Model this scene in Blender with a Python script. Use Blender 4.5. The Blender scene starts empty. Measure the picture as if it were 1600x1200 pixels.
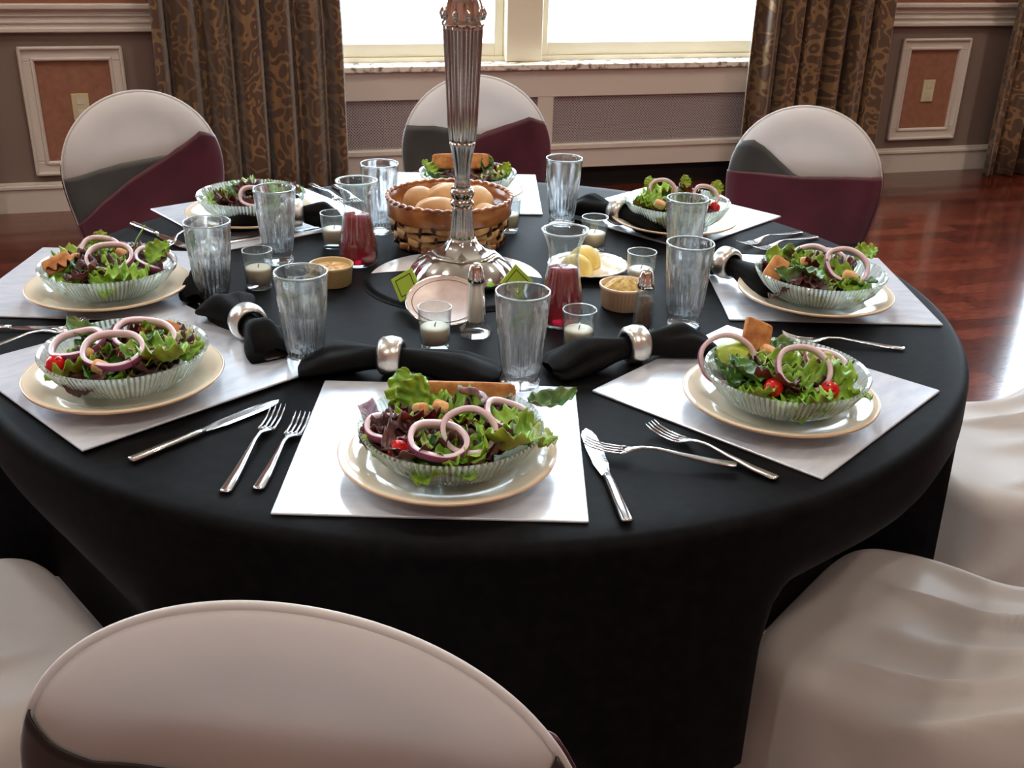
import bpy, math, random
from mathutils import Vector, Matrix
from math import sin, cos, pi, radians, sqrt

sc = bpy.context.scene
COL = sc.collection
random.seed(7)
# ------------------------------------------------------------------ camera, sky, lights, exposure
cd = bpy.data.cameras.new('camera'); cam = bpy.data.objects.new('camera', cd); COL.objects.link(cam)
PITCH, ROLL, CAMH = 0.43233, 0.02646, 1.3635
Fv = Vector((0, cos(PITCH), -sin(PITCH))); U0 = Vector((0, sin(PITCH), cos(PITCH))); R0 = Vector((1, 0, 0))
Rv = cos(ROLL) * R0 + sin(ROLL) * U0; Uv = -sin(ROLL) * R0 + cos(ROLL) * U0
mw = Matrix((Rv, Uv, -Fv)).transposed().to_4x4(); mw.translation = (0, 0, CAMH)
cam.matrix_world = mw
cd.sensor_width = 36; cd.lens = 36 * 1665.3 / 1600; cd.clip_start = .05
sc.camera = cam
sc.view_settings.view_transform = 'Standard'; sc.view_settings.look = 'None'
sc.view_settings.gamma = 1; sc.view_settings.use_curve_mapping = False
sc.view_settings.exposure = 0.6
wd = bpy.data.worlds.new('sky'); sc.world = wd; wd.use_nodes = True
bg = wd.node_tree.nodes['Background']; bg.inputs[0].default_value = (.76, .88, 1, 1); bg.inputs[1].default_value = 10.5
try:
    sc.cycles.use_denoising = True; sc.cycles.max_bounces = 14; sc.cycles.transmission_bounces = 12
    sc.cycles.transparent_max_bounces = 16; sc.cycles.caustics_reflective = False; sc.cycles.caustics_refractive = True; sc.cycles.blur_glossy = 1.0
    sc.cycles.sample_clamp_indirect = 6
except Exception: pass
YAW, WD = 0.28, 5.10            # window wall: heading and distance
TV = Vector((cos(YAW), sin(YAW), 0)); NV = Vector((-sin(YAW), cos(YAW), 0))
WIN = [1.60, 5.91, -2.71]; WHW, WZ0, WZ1 = 1.45, 0.62, 4.45
X0, X1, Y0, ZC = -5.6, 8.8, -4.2, 4.9      # room extents in the wall's own frame
for i, wx in enumerate(WIN):                  # sky portals in the window openings
    l = bpy.data.lights.new('window_portal', 'AREA'); l.shape = 'RECTANGLE'; l.size = 2 * WHW; l.size_y = WZ1 - WZ0
    l.cycles.is_portal = True
    o = bpy.data.objects.new('window_portal', l); COL.objects.link(o)
    o.location = TV * wx + NV * (WD + .3) + Vector((0, 0, (WZ0 + WZ1) / 2)); o.rotation_euler = (radians(-90), 0, YAW)
WARM = 125.0                                   # strength of each ceiling lamp's diffuser

# ------------------------------------------------------------------ materials
def srgb(r, g, b):
    f = lambda c: ((c / 255 + .055) / 1.055) ** 2.4 if c > 10 else c / 255 / 12.92
    return (f(r), f(g), f(b), 1)
def mat(name, col, rough=.5, metal=0, **k):
    m = bpy.data.materials.new(name); m.use_nodes = True; b = m.node_tree.nodes['Principled BSDF']
    b.inputs['Base Color'].default_value = col; b.inputs['Roughness'].default_value = rough; b.inputs['Metallic'].default_value = metal
    for a, v in k.items(): b.inputs[a.replace('_', ' ')].default_value = v
    return m
def noisy(m, c1, c2, scale=20, bump=0, detail=4, coord='Object', stretch=(1, 1, 1), bscale=None, lo=.35, hi=.65, dist=.002):
    nt = m.node_tree; N = nt.nodes; L = nt.links; b = N['Principled BSDF']
    tc = N.new('ShaderNodeTexCoord'); mp = N.new('ShaderNodeMapping'); mp.inputs['Scale'].default_value = stretch
    n = N.new('ShaderNodeTexNoise'); n.inputs['Scale'].default_value = scale; n.inputs['Detail'].default_value = detail
    r = N.new('ShaderNodeValToRGB'); r.color_ramp.elements[0].color = c1; r.color_ramp.elements[1].color = c2
    r.color_ramp.elements[0].position = lo; r.color_ramp.elements[1].position = hi
    L.new(tc.outputs[coord], mp.inputs[0]); L.new(mp.outputs[0], n.inputs[0]); L.new(n.outputs[0], r.inputs[0]); L.new(r.outputs[0], b.inputs['Base Color'])
    if bump:
        n2 = N.new('ShaderNodeTexNoise'); n2.inputs['Scale'].default_value = bscale or scale; n2.inputs['Detail'].default_value = 3
        L.new(mp.outputs[0], n2.inputs[0])
        bp = N.new('ShaderNodeBump'); bp.inputs['Strength'].default_value = bump; bp.inputs['Distance'].default_value = dist
        L.new(n2.outputs[0], bp.inputs['Height']); L.new(bp.outputs[0], b.inputs['Normal'])
    return m
M = {}
M['black_cloth'] = noisy(mat('black_cloth', (.006, .006, .007, 1), .6, Specular_IOR_Level=.05), (.004, .004, .005, 1), (.007, .007, .008, 1), 60, .15, bscale=900, dist=.0006)
M['black_napkin'] = noisy(mat('black_napkin', (.003, .003, .003, 1), .8, Specular_IOR_Level=.15), (.003, .003, .003, 1), (.005, .005, .005, 1), 40, .2, bscale=300)
M['satin'] = noisy(mat('white_satin', srgb(222, 218, 222), .42, Sheen_Weight=.2), srgb(218, 211, 207), srgb(230, 224, 221), 6, .1, bscale=30)
nt = M['satin'].node_tree; o_ = [n for n in nt.nodes if n.type == 'OUTPUT_MATERIAL'][0]; src = o_.inputs[0].links[0].from_socket
tl_ = nt.nodes.new('ShaderNodeBsdfTranslucent'); tl_.inputs[0].default_value = (.82, .78, .75, 1); xx = nt.nodes.new('ShaderNodeMixShader'); xx.inputs[0].default_value = .38
nt.links.new(src, xx.inputs[1]); nt.links.new(tl_.outputs[0], xx.inputs[2]); nt.links.new(xx.outputs[0], o_.inputs[0])     # thin stretch cloth lets light through
M['burgundy'] = noisy(mat('burgundy_satin', srgb(78, 18, 40), .42, Sheen_Weight=.25), srgb(66, 14, 32), srgb(84, 20, 44), 8, .15, bscale=25)
M['charcoal'] = noisy(mat('charcoal_satin', srgb(62, 62, 62), .5, Sheen_Weight=.2), srgb(50, 51, 51), srgb(68, 69, 68), 8, .15, bscale=25)
M['darksash'] = mat('black_satin', srgb(24, 16, 18), .45, Sheen_Weight=.2)
M['mat'] = noisy(mat('pearl_lacquer', srgb(200, 207, 218), .27, Metallic=.35 if False else .0, Specular_IOR_Level=.8, Coat_Weight=.6, Coat_Roughness=.12), srgb(214, 224, 242), srgb(232, 239, 250), 22, .1, bscale=60, stretch=(1, 3, 1))
M['mat'].node_tree.nodes['Principled BSDF'].inputs['Metallic'].default_value = .25
M['cream'] = mat('cream_stoneware', srgb(238, 226, 205), .12, Coat_Weight=.5)
M['creamrim'] = mat('cream_rim', srgb(226, 198, 165), .2)
M['white_china'] = mat('white_china', srgb(236, 234, 236), .15)
M['beige'] = mat('beige_stoneware', srgb(222, 198, 168), .3)
M['beige_dark'] = mat('yellow_stoneware', srgb(200, 180, 130), .3)
M['glass'] = mat('clear_glass', (1, 1, 1, 1), 0, Transmission_Weight=1, IOR=1.46)
def thin_glass(name, tint, refl=.08, milk=0):
    m = bpy.data.materials.new(name); m.use_nodes = True; nt = m.node_tree; N = nt.nodes; L = nt.links; N.clear()
    o_ = N.new('ShaderNodeOutputMaterial'); t_ = N.new('ShaderNodeBsdfTransparent'); t_.inputs[0].default_value = tint
    g_ = N.new('ShaderNodeBsdfGlossy'); g_.inputs['Roughness'].default_value = .03; lw = N.new('ShaderNodeLayerWeight'); lw.inputs[0].default_value = .5
    pw = N.new('ShaderNodeMath'); pw.operation = 'POWER'; pw.inputs[1].default_value = 3.0
    ml = N.new('ShaderNodeMath'); ml.operation = 'MULTIPLY_ADD'; ml.inputs[1].default_value = .85; ml.inputs[2].default_value = refl
    L.new(lw.outputs['Facing'], pw.inputs[0]); L.new(pw.outputs[0], ml.inputs[0])
    x_ = N.new('ShaderNodeMixShader'); L.new(ml.outputs[0], x_.inputs[0]); L.new(g_.outputs[0], x_.inputs[2])
    src = t_.outputs[0]
    if milk:
        d_ = N.new('ShaderNodeBsdfTranslucent'); d_.inputs[0].default_value = (.85, .95, .92, 1); d2 = N.new('ShaderNodeBsdfDiffuse'); d2.inputs[0].default_value = (.85, .95, .92, 1)
        a_ = N.new('ShaderNodeMixShader'); L.new(d_.outputs[0], a_.inputs[1]); L.new(d2.outputs[0], a_.inputs[2])
        y_ = N.new('ShaderNodeMixShader'); y_.inputs[0].default_value = milk; L.new(src, y_.inputs[1]); L.new(a_.outputs[0], y_.inputs[2]); src = y_.outputs[0]
    L.new(src, x_.inputs[1]); L.new(x_.outputs[0], o_.inputs[0]); return m
M['bowl_glass'] = thin_glass('ribbed_glass', (.93, .98, .97, 1), .08, .26)
nt = M['bowl_glass'].node_tree; N = nt.nodes; L = nt.links
ym = [n for n in N if n.type == 'MIX_SHADER' and abs(n.inputs[0].default_value - .26) < .001][0]
tc = N.new('ShaderNodeTexCoord'); sx = N.new('ShaderNodeSeparateXYZ'); at = N.new('ShaderNodeMath'); at.operation = 'ARCTAN2'
mu = N.new('ShaderNodeMath'); mu.operation = 'MULTIPLY'; mu.inputs[1].default_value = 96; sn = N.new('ShaderNodeMath'); sn.operation = 'SINE'
rr = N.new('ShaderNodeMapRange'); rr.inputs[1].default_value = -.5; rr.inputs[2].default_value = .5; rr.inputs[3].default_value = .10; rr.inputs[4].default_value = .58
L.new(tc.outputs['Object'], sx.inputs[0]); L.new(sx.outputs[1], at.inputs[0]); L.new(sx.outputs[0], at.inputs[1]); L.new(at.outputs[0], mu.inputs[0]); L.new(mu.outputs[0], sn.inputs[0]); L.new(sn.outputs[0], rr.inputs[0]); L.new(rr.outputs[0], ym.inputs[0])
M['rim_glint_glass'] = thin_glass('rim_glint_glass', (.9, .93, .95, 1), .2, .45)  # milky white stands in for window light refracted in the rims
M['tumbler_glass'] = thin_glass('tumbler_glass', (.95, .97, .98, 1), .06, .03)
nt = M['tumbler_glass'].node_tree; o_ = [n for n in nt.nodes if n.type == 'OUTPUT_MATERIAL'][0]; src = o_.inputs[0].links[0].from_socket
gg = nt.nodes.new('ShaderNodeBsdfGlass'); gg.inputs['IOR'].default_value = 1.45; gg.inputs['Roughness'].default_value = 0; xx = nt.nodes.new('ShaderNodeMixShader'); xx.inputs[0].default_value = .5
nt.links.new(src, xx.inputs[1]); nt.links.new(gg.outputs[0], xx.inputs[2]); nt.links.new(xx.outputs[0], o_.inputs[0])
M['thin_glass'] = thin_glass('thin_glass', (.95, .97, .97, 1), .06, .03)
M['red_drink'] = mat('red_drink', (.50, .006, .03, 1), .05, Transmission_Weight=.5, IOR=1.2)
M['wax'] = mat('candle_wax', srgb(244, 236, 218), .45, Subsurface_Weight=.3, Subsurface_Radius=(.02, .015, .01), Subsurface_Scale=.5)
M['wick'] = mat('wick', (.02, .015, .012, 1), .9)
M['silver'] = mat('silver', (.80, .77, .72, 1), .1, 1)
M['oldsilver'] = mat('polished_silver', (.68, .66, .63, 1), .13, 1)
M['steel'] = mat('cutlery_steel', (.78, .78, .80, 1), .16, 1)
M['ring'] = noisy(mat('ring_silver', (.8, .78, .74, 1), .3, 1), (.74, .72, .68, 1), (.86, .85, .82, 1), 60, .3, bscale=120)
M['salt'] = mat('salt', srgb(240, 232, 222), .9)
M['pepper'] = noisy(mat('pepper', srgb(90, 70, 60), .9), srgb(60, 45, 38), srgb(140, 115, 100), 900)
M['card'] = mat('lime_card', srgb(172, 205, 62), .6)
M['cardline'] = mat('dark_green_ink', srgb(38, 60, 22), .6)
M['dip'] = noisy(mat('mustard_dip', srgb(205, 170, 85), .6), srgb(170, 135, 60), srgb(220, 190, 110), 120, .8, bscale=160)
M['dip2'] = noisy(mat('tan_dip', srgb(205, 160, 85), .5), srgb(180, 130, 60), srgb(220, 180, 110), 90, .5)
M['butter'] = noisy(mat('butter', srgb(242, 218, 122), .45, Subsurface_Weight=.2, Subsurface_Scale=.01), srgb(236, 208, 108), srgb(248, 228, 140), 60, .4)
M['bread'] = noisy(mat('bread_crust', srgb(212, 170, 118), .6), srgb(198, 148, 96), srgb(230, 196, 146), 14, .3, bscale=60)
M['toast'] = noisy(mat('toast', srgb(190, 125, 65), .7), srgb(165, 98, 48), srgb(212, 150, 88), 60, .6, bscale=120)
M['crouton'] = noisy(mat('crouton', srgb(225, 170, 105), .7), srgb(212, 140, 72), srgb(240, 205, 150), 50, .5, bscale=200)
M['wicker_lt'] = noisy(mat('wicker_light', srgb(205, 165, 110), .5), srgb(180, 135, 82), srgb(220, 185, 130), 60, .3)
M['wicker_dk'] = noisy(mat('wicker_dark', srgb(62, 32, 20), .45), srgb(45, 24, 16), srgb(88, 48, 28), 60, .3)
M['wicker_rim'] = noisy(mat('wicker_rim', srgb(176, 108, 58), .3, Coat_Weight=.3), srgb(140, 80, 42), srgb(200, 136, 80), 25, .3)
M['tomato'] = mat('tomato', srgb(205, 22, 18), .12, Subsurface_Weight=.1, Subsurface_Scale=.01)
M['onion_in'] = mat('onion_flesh', srgb(228, 208, 218), .25, Subsurface_Weight=.2, Subsurface_Scale=.01)
M['onion_out'] = mat('onion_skin', srgb(150, 72, 118), .3)
def leafmat(n, a, b): return noisy(mat(n, a, .38, Subsurface_Weight=.08, Subsurface_Scale=.01), a, b, 45, .5, bscale=70)
M['leaf0'] = leafmat('leaf_bright', srgb(84, 140, 30), srgb(150, 195, 62))
M['leaf1'] = leafmat('leaf_green', srgb(30, 78, 22), srgb(70, 122, 40))
M['leaf2'] = leafmat('leaf_red', srgb(46, 20, 26), srgb(86, 52, 44))
M['leaf3'] = leafmat('leaf_pale', srgb(150, 175, 95), srgb(205, 215, 150))
M['avocado'] = leafmat('avocado', srgb(150, 175, 50), srgb(190, 205, 80))
M['cabbage'] = leafmat('purple_cabbage', srgb(120, 100, 135), srgb(215, 205, 225))
M['trim'] = mat('cream_trim', srgb(218, 212, 204), .35)
M['sash_wood'] = mat('window_paint', srgb(236, 230, 208), .4)
M['salmon'] = noisy(mat('salmon_paper', srgb(168, 108, 78), .7), srgb(148, 102, 82), srgb(162, 114, 92), 30, .1)
M['plate'] = mat('switch_plate', srgb(214, 208, 170), .35)
M['dark'] = mat('dark_slab_and_shade', srgb(30, 26, 26), .8)  # floor slab under the boards, and shade painted into the toe gap
M['grille'] = mat('grille_metal', srgb(186, 178, 182), .45)
M['grille_back'] = mat('grille_backing', srgb(92, 84, 88), .8)
M['marble'] = noisy(mat('marble_sill', srgb(225, 215, 200), .2), srgb(120, 105, 92), srgb(238, 230, 218), 28, detail=8, lo=.36, hi=.52)
M['ceiling'] = mat('ceiling_paint', srgb(215, 200, 180), .8)
M['table_wood'] = mat('table_plywood', srgb(140, 105, 70), .6)
M['legmetal'] = mat('leg_metal', srgb(70, 68, 66), .4, .8)
M['ground'] = mat('pale_paving', srgb(205, 205, 200), .9)
m = mat('lamp_diffuser', (1, .75, .45, 1), .5); b_ = m.node_tree.nodes['Principled BSDF']
b_.inputs['Emission Color'].default_value = (1, .87, .73, 1); b_.inputs['Emission Strength'].default_value = WARM; M['lamp'] = m
# wall paint: taupe dado below the chair rail, red-brown paper above it
m = mat('wall_paint', srgb(138, 114, 100), .7); nt = m.node_tree; N = nt.nodes; L = nt.links
tc = N.new('ShaderNodeTexCoord'); sx = N.new('ShaderNodeSeparateXYZ'); gt = N.new('ShaderNodeMath'); gt.operation = 'GREATER_THAN'; gt.inputs[1].default_value = .85
ns = N.new('ShaderNodeTexNoise'); ns.inputs['Scale'].default_value = 3
mx = N.new('ShaderNodeMix'); mx.data_type = 'RGBA'; mx.inputs[6].default_value = srgb(134, 117, 108); mx.inputs[7].default_value = srgb(150, 98, 78)
L.new(tc.outputs['Object'], sx.inputs[0]); L.new(sx.outputs[2], gt.inputs[0]); L.new(gt.outputs[0], mx.inputs[0]); L.new(mx.outputs[2], N['Principled BSDF'].inputs['Base Color'])
M['wall'] = m
# window panes
m = bpy.data.materials.new('window_glass'); m.use_nodes = True; nt = m.node_tree; N = nt.nodes; L = nt.links; N.clear()
o_ = N.new('ShaderNodeOutputMaterial'); t_ = N.new('ShaderNodeBsdfTransparent'); t_.inputs[0].default_value = (.95, .97, .97, 1)
g_ = N.new('ShaderNodeBsdfGlossy'); g_.inputs['Roughness'].default_value = .02; x_ = N.new('ShaderNodeMixShader'); x_.inputs[0].default_value = .06
L.new(t_.outputs[0], x_.inputs[1]); L.new(g_.outputs[0], x_.inputs[2]); L.new(x_.outputs[0], o_.inputs[0]); M['pane'] = m
# damask curtain
m = mat('damask', srgb(110, 80, 50), .38, .25, Sheen_Weight=.4); nt = m.node_tree; N = nt.nodes; L = nt.links; b_ = N['Principled BSDF']
uv = N.new('ShaderNodeUVMap'); uv.uv_map = 'uv'
n1 = N.new('ShaderNodeTexNoise'); n1.inputs['Scale'].default_value = 3; n1.inputs['Detail'].default_value = 2
mxv = N.new('ShaderNodeMix'); mxv.data_type = 'VECTOR'; mxv.inputs[0].default_value = .16
v1 = N.new('ShaderNodeTexVoronoi'); v1.feature = 'SMOOTH_F1'; v1.inputs['Scale'].default_value = 24; v1.inputs['Randomness'].default_value = .75
mm = N.new('ShaderNodeMath'); mm.operation = 'MULTIPLY'; mm.inputs[1].default_value = 17
ms = N.new('ShaderNodeMath'); ms.operation = 'SINE'
rp = N.new('ShaderNodeValToRGB'); rp.color_ramp.elements[0].position = .42; rp.color_ramp.elements[1].position = .62
rp.color_ramp.elements[0].color = srgb(96, 74, 56); rp.color_ramp.elements[1].color = srgb(146, 116, 80)
L.new(uv.outputs[0], n1.inputs[0]); L.new(uv.outputs[0], mxv.inputs[4]); L.new(n1.outputs[1], mxv.inputs[5]); L.new(mxv.outputs[1], v1.inputs[0])
L.new(v1.outputs[0], mm.inputs[0]); L.new(mm.outputs[0], ms.inputs[0]); L.new(ms.outputs[0], rp.inputs[0]); L.new(rp.outputs[0], b_.inputs['Base Color'])
M['damask'] = m
# floor boards: cherry tones that vary from board to board
def plankmat(i, a, b):
    m = mat('cherry_board_%s' % 'abcdef'[i], a, .16, Coat_Weight=.35, Coat_Roughness=.1)
    return noisy(m, a, b, 6, .08, stretch=(3, 12, 1), bscale=8, coord='Object')
PL = [plankmat(0, srgb(58, 23, 17), srgb(98, 40, 28)), plankmat(1, srgb(66, 26, 18), srgb(110, 46, 31)), plankmat(2, srgb(48, 20, 16), srgb(86, 35, 25)), plankmat(3, srgb(72, 30, 22), srgb(116, 54, 38))]

# ------------------------------------------------------------------ geometry helpers
def mesh(name, vs, fs, m=None, parent=None, smooth=False, mi=None, uvs=None):
    me = bpy.data.meshes.new(name); me.from_pydata([tuple(v) for v in vs], [], fs)
    for mm_ in (m if isinstance(m, list) else [m]):
        if mm_: me.materials.append(mm_)
    if mi: me.polygons.foreach_set('material_index', mi)
    if smooth: me.polygons.foreach_set('use_smooth', [True] * len(me.polygons))
    if uvs:
        ul = me.uv_layers.new(name='uv')
        for lp in me.loops: ul.data[lp.index].uv = uvs[lp.vertex_index]
    me.update()
    o = bpy.data.objects.new(name, me); COL.objects.link(o); o.parent = parent
    return o
class MB:
    def __init__(s): s.v = []; s.f = []; s.mi = []
    def add(s, vs, fs, mi=0):
        n = len(s.v); s.v += [tuple(v) for v in vs]; s.f += [tuple(i + n for i in f) for f in fs]; s.mi += [mi] * len(fs)
    def box(s, x0, x1, y0, y1, z0, z1, b=0, mi=0):
        if b <= 0:
            v = [(x, y, z) for z in (z0, z1) for y in (y0, y1) for x in (x0, x1)]
            s.add(v, [(0, 2, 3, 1), (4, 5, 7, 6), (0, 1, 5, 4), (2, 6, 7, 3), (0, 4, 6, 2), (1, 3, 7, 5)], mi)
        else:           # chamfered on every vertical and horizontal edge
            rings = [(z0, b), (z0 + b, 0), (z1 - b, 0), (z1, b)]; v = []
            for z, i in rings:
                c = b if i == 0 else b
                a0, a1, c0, c1 = x0 + i, x1 - i, y0 + i, y1 - i
                v += [(a0 + b, c0, z), (a1 - b, c0, z), (a1, c0 + b, z), (a1, c1 - b, z), (a1 - b, c1, z), (a0 + b, c1, z), (a0, c1 - b, z), (a0, c0 + b, z)]
            f = [tuple(range(7, -1, -1)), tuple(range(24, 32))]
            for r in range(3):
                for k in range(8): f.append((r * 8 + k, r * 8 + (k + 1) % 8, r * 8 + 8 + (k + 1) % 8, r * 8 + 8 + k))
            s.add(v, f, mi)
        return s
    def lathe(s, prof, seg=48, rf=None, mi=0, cap=True, c=(0, 0, 0)):
        v = []
        for i, (r, z) in enumerate(prof):
            for k in range(seg):
                t = 2 * pi * k / seg; rr = r * (rf(t, i, z) if rf else 1)
                v.append((c[0] + rr * cos(t), c[1] + rr * sin(t), c[2] + z))
        f = []
        for i in range(len(prof) - 1):
            for k in range(seg): f.append((i * seg + k, i * seg + (k + 1) % seg, (i + 1) * seg + (k + 1) % seg, (i + 1) * seg + k))
        if cap:
            f.append(tuple(range(seg - 1, -1, -1))); n = (len(prof) - 1) * seg; f.append(tuple(range(n, n + seg)))
        s.add(v, f, mi); return s
    def tube(s, pts, r, seg=8, mi=0, closed=False, flat=1.0):
        pts = [Vector(p) for p in pts]; n = len(pts); v = []
        for i, p in enumerate(pts):
            a = pts[(i - 1) % n] if (closed or i > 0) else p; b = pts[(i + 1) % n] if (closed or i < n - 1) else p
            d = (b - a).normalized(); up = Vector((0, 0, 1)) if abs(d.z) < .95 else Vector((0, 1, 0))
            x = d.cross(up).normalized(); y = x.cross(d); rr = r[i] if isinstance(r, (list, tuple)) else r
            for k in range(seg): t = 2 * pi * k / seg; v.append(p + x * cos(t) * rr + y * sin(t) * rr * flat)
        f = []
        for i in range(n if closed else n - 1):
            j = (i + 1) % n
            for k in range(seg): f.append((i * seg + k, j * seg + k, j * seg + (k + 1) % seg, i * seg + (k + 1) % seg))
        if not closed: f.append(tuple(range(seg))); f.append(tuple(range(n * seg - 1, (n - 1) * seg - 1, -1)))
        s.add(v, f, mi); return s
    def build(s, name, m=None, parent=None, smooth=False): return mesh(name, s.v, s.f, m, parent, smooth, s.mi)
def grid(nu, nv, fn, closed_u=False):
    v = [fn(i / (nu if closed_u else nu - 1), j / (nv - 1)) for j in range(nv) for i in range(nu)]; f = []
    for j in range(nv - 1):
        for i in range(nu if closed_u else nu - 1):
            k = (i + 1) % nu; f.append((j * nu + i, j * nu + k, (j + 1) * nu + k, (j + 1) * nu + i))
    return v, f
def tag(o, label=None, cat=None, group=None, kind=None):
    for k, v in (('label', label), ('category', cat), ('group', group), ('kind', kind)):
        if v: o[k] = v
    return o
def empty(name, loc, rz, label, cat, group=None):
    o = bpy.data.objects.new(name, None); COL.objects.link(o); o.location = loc; o.rotation_euler = (0, 0, rz); o.empty_display_size = .02
    return tag(o, label, cat, group)
def copy_tree(o, parent=None):
    c = o.copy(); COL.objects.link(c); c.parent = parent
    for ch in list(o.children): copy_tree(ch, c)
    return c
def put(o, loc, rz=0, label=None, group=None):
    o.location = loc; o.rotation_euler = (0, 0, rz); tag(o, label, None, group); return o
used = {}
def instance(key, make, loc, rz, label, cat=None, group=None):
    """first call builds the thing, later calls copy it with its parts"""
    if key not in used: o = make(); used[key] = o
    else: o = copy_tree(used[key])
    o.location = loc; o.rotation_euler = (0, 0, rz); tag(o, label, cat, group); return o
def sm(a, b, x):
    t = max(0., min(1., (x - a) / (b - a))); return t * t * (3 - 2 * t)
def lerp_tab(tab, x):
    if x <= tab[0][0]: return tab[0][1]
    for (a, u), (b, v) in zip(tab, tab[1:]):
        if x <= b: return u + (v - u) * (x - a) / (b - a)
    return tab[-1][1]
def struct(o): o['kind'] = 'structure'; o.rotation_euler = (0, 0, YAW); return o

# ------------------------------------------------------------------ room shell (built in the window wall's own frame, turned by YAW)
W2 = MB()
edges = sorted(WIN); xs = [X0] + [v for w in edges for v in (w - WHW, w + WHW)] + [X1]
for i in range(0, len(xs), 2): W2.box(xs[i], xs[i + 1], WD, WD + .3, 0, ZC)
for w in edges: W2.box(w - WHW, w + WHW, WD, WD + .3, WZ1, ZC); W2.box(w - WHW, w + WHW, WD + .05, WD + .3, 0, WZ0 - .03)
struct(W2.build('wall_front', M['wall']))
struct(MB().box(X0, X1, Y0 - .2, Y0, 0, ZC).build('wall_back', M['wall']))
struct(MB().box(X0 - .2, X0, Y0, WD, 0, ZC).build('wall_left', M['wall']))
struct(MB().box(X1, X1 + .2, Y0, WD, 0, ZC).build('wall_right', M['wall']))
struct(MB().box(X0, X1, Y0, WD, ZC, ZC + .15).build('ceiling', M['ceiling']))
floor = struct(MB().box(X0, X1, Y0, WD + .3, -.12, -.012).build('floor', M['dark']))
# boards: strips parallel to the window wall, staggered ends
rest = MB(); bw = .083; near = []
rng = random.Random(3)
row = 0; y = Y0
proto_b = {}
while y < WD - .001:
    x = X0 - rng.random() * .5
    while x < X1:
        L_ = rng.choice((.45, .6, .75)); xa, xb = max(x, X0), min(x + L_, X1)
        if xb - xa > .02:
            yc = y + bw / 2; xc = (xa + xb) / 2; P = TV * xc + NV * yc
            # in view: right of the table and the strip along the window wall
            vis = (P.y > 1.2 and P.x > .95 and P.x < .66 * P.y + .1) or (P.y > 3.2 and -.62 * P.y < P.x < .66 * P.y)
            near.append(((P.length), xa, xb, y)) if vis else rest.box(xa + .0008, xb - .0008, y + .0008, y + bw - .0008, -.012, 0, 0, rng.randrange(4))
        x += L_
    y += bw
near.sort()
for k, (d, xa, xb, y) in enumerate(near):
    if k < 290:
        key = round(xb - xa, 3), rng.randrange(4)
        if key in proto_b: o = proto_b[key].copy(); COL.objects.link(o)
        else:
            h = (xb - xa) / 2 - .0004; o = MB().box(-h, h, -bw / 2 + .0005, bw / 2 - .0005, -.012, 0).build('board', PL[key[1]], floor); proto_b[key] = o
        o.location = ((xa + xb) / 2, y + bw / 2, 0)
    else: rest.box(xa + .0008, xb - .0008, y + .0008, y + bw - .0008, -.012, 0, 0, rng.randrange(4))
o = rest.build('floor_boards', PL, floor); o['kind'] = 'stuff'
struct(MB().box(-12, 15, WD + .35, WD + 40, -.6, -.3).build('outside_ground', M['ground']))

# baseboards and chair rails between the windows
n = 1
spans = [(X0, edges[0] - WHW - .1), (edges[0] + WHW + .1, edges[1] - WHW - .1), (edges[1] + WHW + .1, edges[2] - WHW - .1), (edges[2] + WHW + .1, X1)]
for k, (a, b) in enumerate(spans):
    mb = MB().box(a, b, WD - .018, WD, 0, .115); mb.box(a, b, WD - .026, WD, .105, .122, .003); mb.box(a, b, WD - .012, WD, .122, .134, .002)
    struct(mb.build('baseboard_front_%d' % (k + 1), M['trim']))
    mb = MB().box(a, b, WD - .016, WD, .785, .885); mb.box(a, b, WD - .03, WD, .775, .795, .004); mb.box(a, b, WD - .024, WD, .812, .822, .002); mb.box(a, b, WD - .024, WD, .84, .85, .002); mb.box(a, b, WD - .042, WD, .868, .892, .005)
    struct(mb.build('trim_%d' % (k + 1), M['trim']))
def picture_frame(x0, x1, z0, z1, k):
    mb = MB(); w = .062
    for a, b, c, d in ((x0, x1, z1 - w, z1), (x0, x1, z0, z0 + w), (x0, x0 + w, z0 + w, z1 - w), (x1 - w, x1, z0 + w, z1 - w)):
        mb.box(a, b, WD - .014, WD, c, d, .003)
    for i_, (e, t) in enumerate(((.0, .026), (.046, .02))):
        a0, a1, c0, c1 = x0 + e, x1 - e, z0 + e, z1 - e; q = .014
        for a, b, c, d in ((a0, a1, c1 - q, c1), (a0, a1, c0, c0 + q), (a0, a0 + q, c0, c1), (a1 - q, a1, c0, c1)): mb.box(a, b, WD - t, WD, c, d, .004)
    f = struct(mb.build('trim_%d' % k, M['trim']))
    MB().box(x0 + w, x1 - w, WD - .004, WD, z0 + w, z1 - w).build('inset_panel', M['salmon'], f)
picture_frame(-.765, -.34, .165, .718, 11); picture_frame(3.555, 3.975, .18, .714, 12)
def outlet(x, z, label):
    e = empty('outlet_plate', TV * x + NV * (WD - .004) + Vector((0, 0, z)), YAW, label, 'outlet')
    MB().box(-.036, .036, -.007, 0, -.058, .058, .002).build('cover_plate', M['plate'], e)
    for s in (-1, 1): MB().box(-.016, .016, -.009, -.006, s * .024 - .013, s * .024 + .013, .002).build('socket', M['trim'], e)
outlet(3.765, .44, 'beige outlet plate in the framed salmon panel right of the window')
outlet(-.54, .46, 'beige outlet plate in the framed salmon panel left of the window')

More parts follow.
